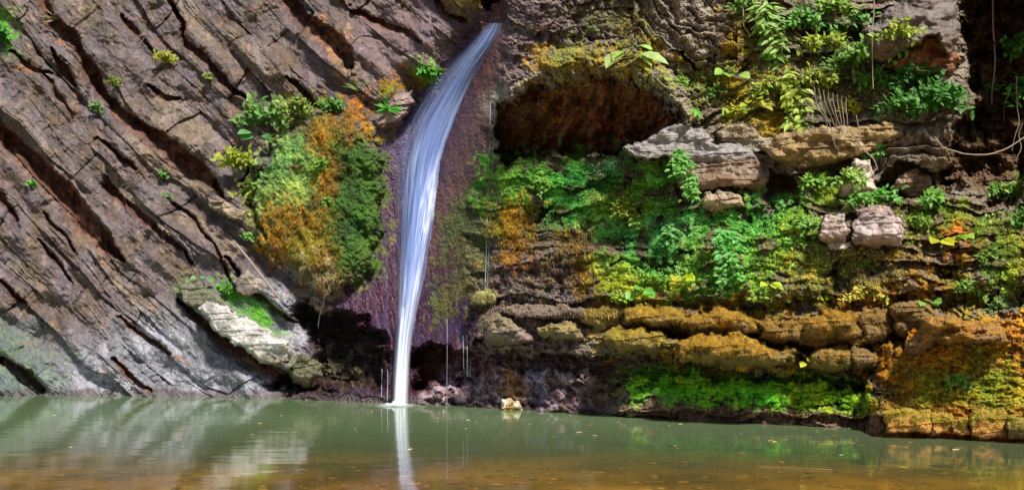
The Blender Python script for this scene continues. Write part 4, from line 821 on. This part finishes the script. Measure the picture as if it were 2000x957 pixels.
strand('hanging_root', [(1825,268),(1845,290),(1890,303),(1930,303),(1970,290),(2020,255)], .012, .010, 'pale root looping across the cave mouth to the right border', BARK)
strand('hanging_root', [(1985,150),(1988,210),(1990,240),(1980,270),(1978,295)], .010, .006, 'bent root hanging at the right border', BARK)
strand('hanging_root', [(1998,240),(1990,262),(1994,290),(1984,312)], .011, .007, 'short wavy root end at the right border', BARK); strand('hanging_root', [(1968,185),(1962,215),(1960,240)], .009, .005, 'short thin root left of the bent one', BARK)
strand('hanging_root', [(1708,-20),(1708,30),(1702,60),(1703,100),(1706,150),(1705,175)], .010, .006, 'long thin stem hanging over the thicket', BARK)
strand('hanging_root', [(1660,255),(1685,290),(1705,310),(1714,332)], .011, .008, 'slanting pale root below the ochre rock edge', BARK); strand('hanging_root', [(1672,225),(1680,255),(1677,280)], .009, .006, 'thin root dangling above the ochre rock', BARK)
strand('hanging_root', [(1452,-10),(1452,50),(1465,70)], .012, .010, 'grey bent stem near the top edge', BARK); strand('hanging_root', [(1625,265),(1632,285),(1638,295)], .006, .004, 'tiny root hook on the ochre rock', BARK)
for k in range(8): strand('hanging_root', [(1590+k*9,170+k*3),(1597+k*8,205+PR.uniform(-6,6)),(1612+k*6,232+PR.uniform(-5,8)),(1622+k*5+PR.uniform(-6,6),262)], .008, .004, 'thin pale root in the bundle spilling over the ochre rock', BARK, 'root', .16, 'root bundle over the ochre rock')
strand('fallen_stick', [(462,478),(500,525),(535,570),(572,612)], .030, .018, 'bleached stick leaning beside the mossy boss', WOOD, 'stick', .12)
strand('hanging_root', [(1072,345),(1056,352),(1054,362),(1066,372)], .007, .006, 'pale root loop in the green moss', BARK); strand('hanging_root', [(1305,290),(1330,330),(1338,370),(1345,395)], .008, .005, 'thin stem running down beside the brown cracked block', BARK)
strand('hanging_root', [(540,365),(560,378),(574,392)], .006, .004, 'thin dry stalk lying on the mossy boss', BARK); strand('hanging_root', [(632,545),(634,580),(627,610),(620,636)], .004, .002, 'thin root dangling under the orange moss', BARK)

# ------------------------------------------------------------------ leaves and twigs afloat
FL = [leafmat('floating_leaf', (.55,.46,.08), .5, .1), leafmat('brown_floating_leaf', (.30,.16,.05), .5, .1), leafmat('pale_floating_leaf', (.62,.56,.30), .5, .1)]
spots = [(20,790),(30,793),(105,812),(135,815),(132,832),(135,875),(510,828,),(540,805),(550,812),(610,815),(620,835),(690,838),(700,842),(762,868),(797,880),(868,818),(886,836),(908,838),(935,826),(970,842),(1028,830),(1065,838),(1086,855),(1125,846),(1155,824),(1152,832),(1168,852),(1205,825),(1275,843),(1290,838),(1305,832),(1310,870),(1325,872),(1328,830),(1390,840),(1500,862),(1510,865),(1530,905),(1600,842),(1602,868),(1625,853),(1640,890),(1662,838),(1665,868),(1668,858),(1700,845),(1680,872),(1770,865),(1775,915),(1862,897),(1860,880),(1925,868),(1555,840),(1450,848),(1240,860),(1005,818),(915,822),(725,805),(640,803),(500,850),(380,820),(255,840)]
for k, s_ in enumerate(spots):
    px, py = s_; d = FPX*CAMH/(py-HOR); L_ = PR.uniform(.05, .10); an = PR.uniform(0, 6.28)
    v, q = leafgeo(np.zeros(3), np.array([math.cos(an), math.sin(an), 0.]), np.array([0, 0, 1.]), L_, L_*.6, -.1)
    ty = k % 3; me = leaf_mesh('floating_leaf', [(v, q)], [(.5, .4, .1)]); me.materials.clear(); me.materials.append(FL[ty])
    o = link('floating_leaf', me, label=['small yellow leaf floating on the calm pool', 'small brown leaf floating on the calm pool', 'small pale leaf floating on the calm pool'][ty], category='leaf', group=['yellow leaves floating on the pool', 'brown leaves floating on the pool', 'pale leaves floating on the pool'][ty]); o.location = ((px-1000)/FPX*d, d, .006)
TWIG = plain('wet_twig', (.26,.16,.05))
def floatstick(x0, y0, x1, y1, r, label):
    a_ = FPX*CAMH/(y0-HOR); b_ = FPX*CAMH/(y1-HOR); A_ = np.array([(x0-1000)/FPX*a_, a_, 0]); B_ = np.array([(x1-1000)/FPX*b_, b_, 0]); pts = [(B_-A_)*t+np.array([0, .02*math.sin(t*5), .006]) for t in np.linspace(0, 1, 10)]
    v, q = tube(pts, np.linspace(r*.5, r, 10), 6); o = link('floating_twig', mesh_np('floating_twig', v, q, smooth=True), TWIG, label=label, category='twig'); o.location = A_
floatstick(1480,912,1625,918,.006,'long thin twig floating near the front right'); floatstick(1760,862,1795,866,.008,'short dark twig floating before the corner rock'); floatstick(505,828,520,832,.010,'tiny reddish twig floating left of the waterfall')
print('tris', sum(len(o.data.polygons) for o in bpy.data.objects if o.type == 'MESH')*2, 'objects', len(bpy.data.objects))
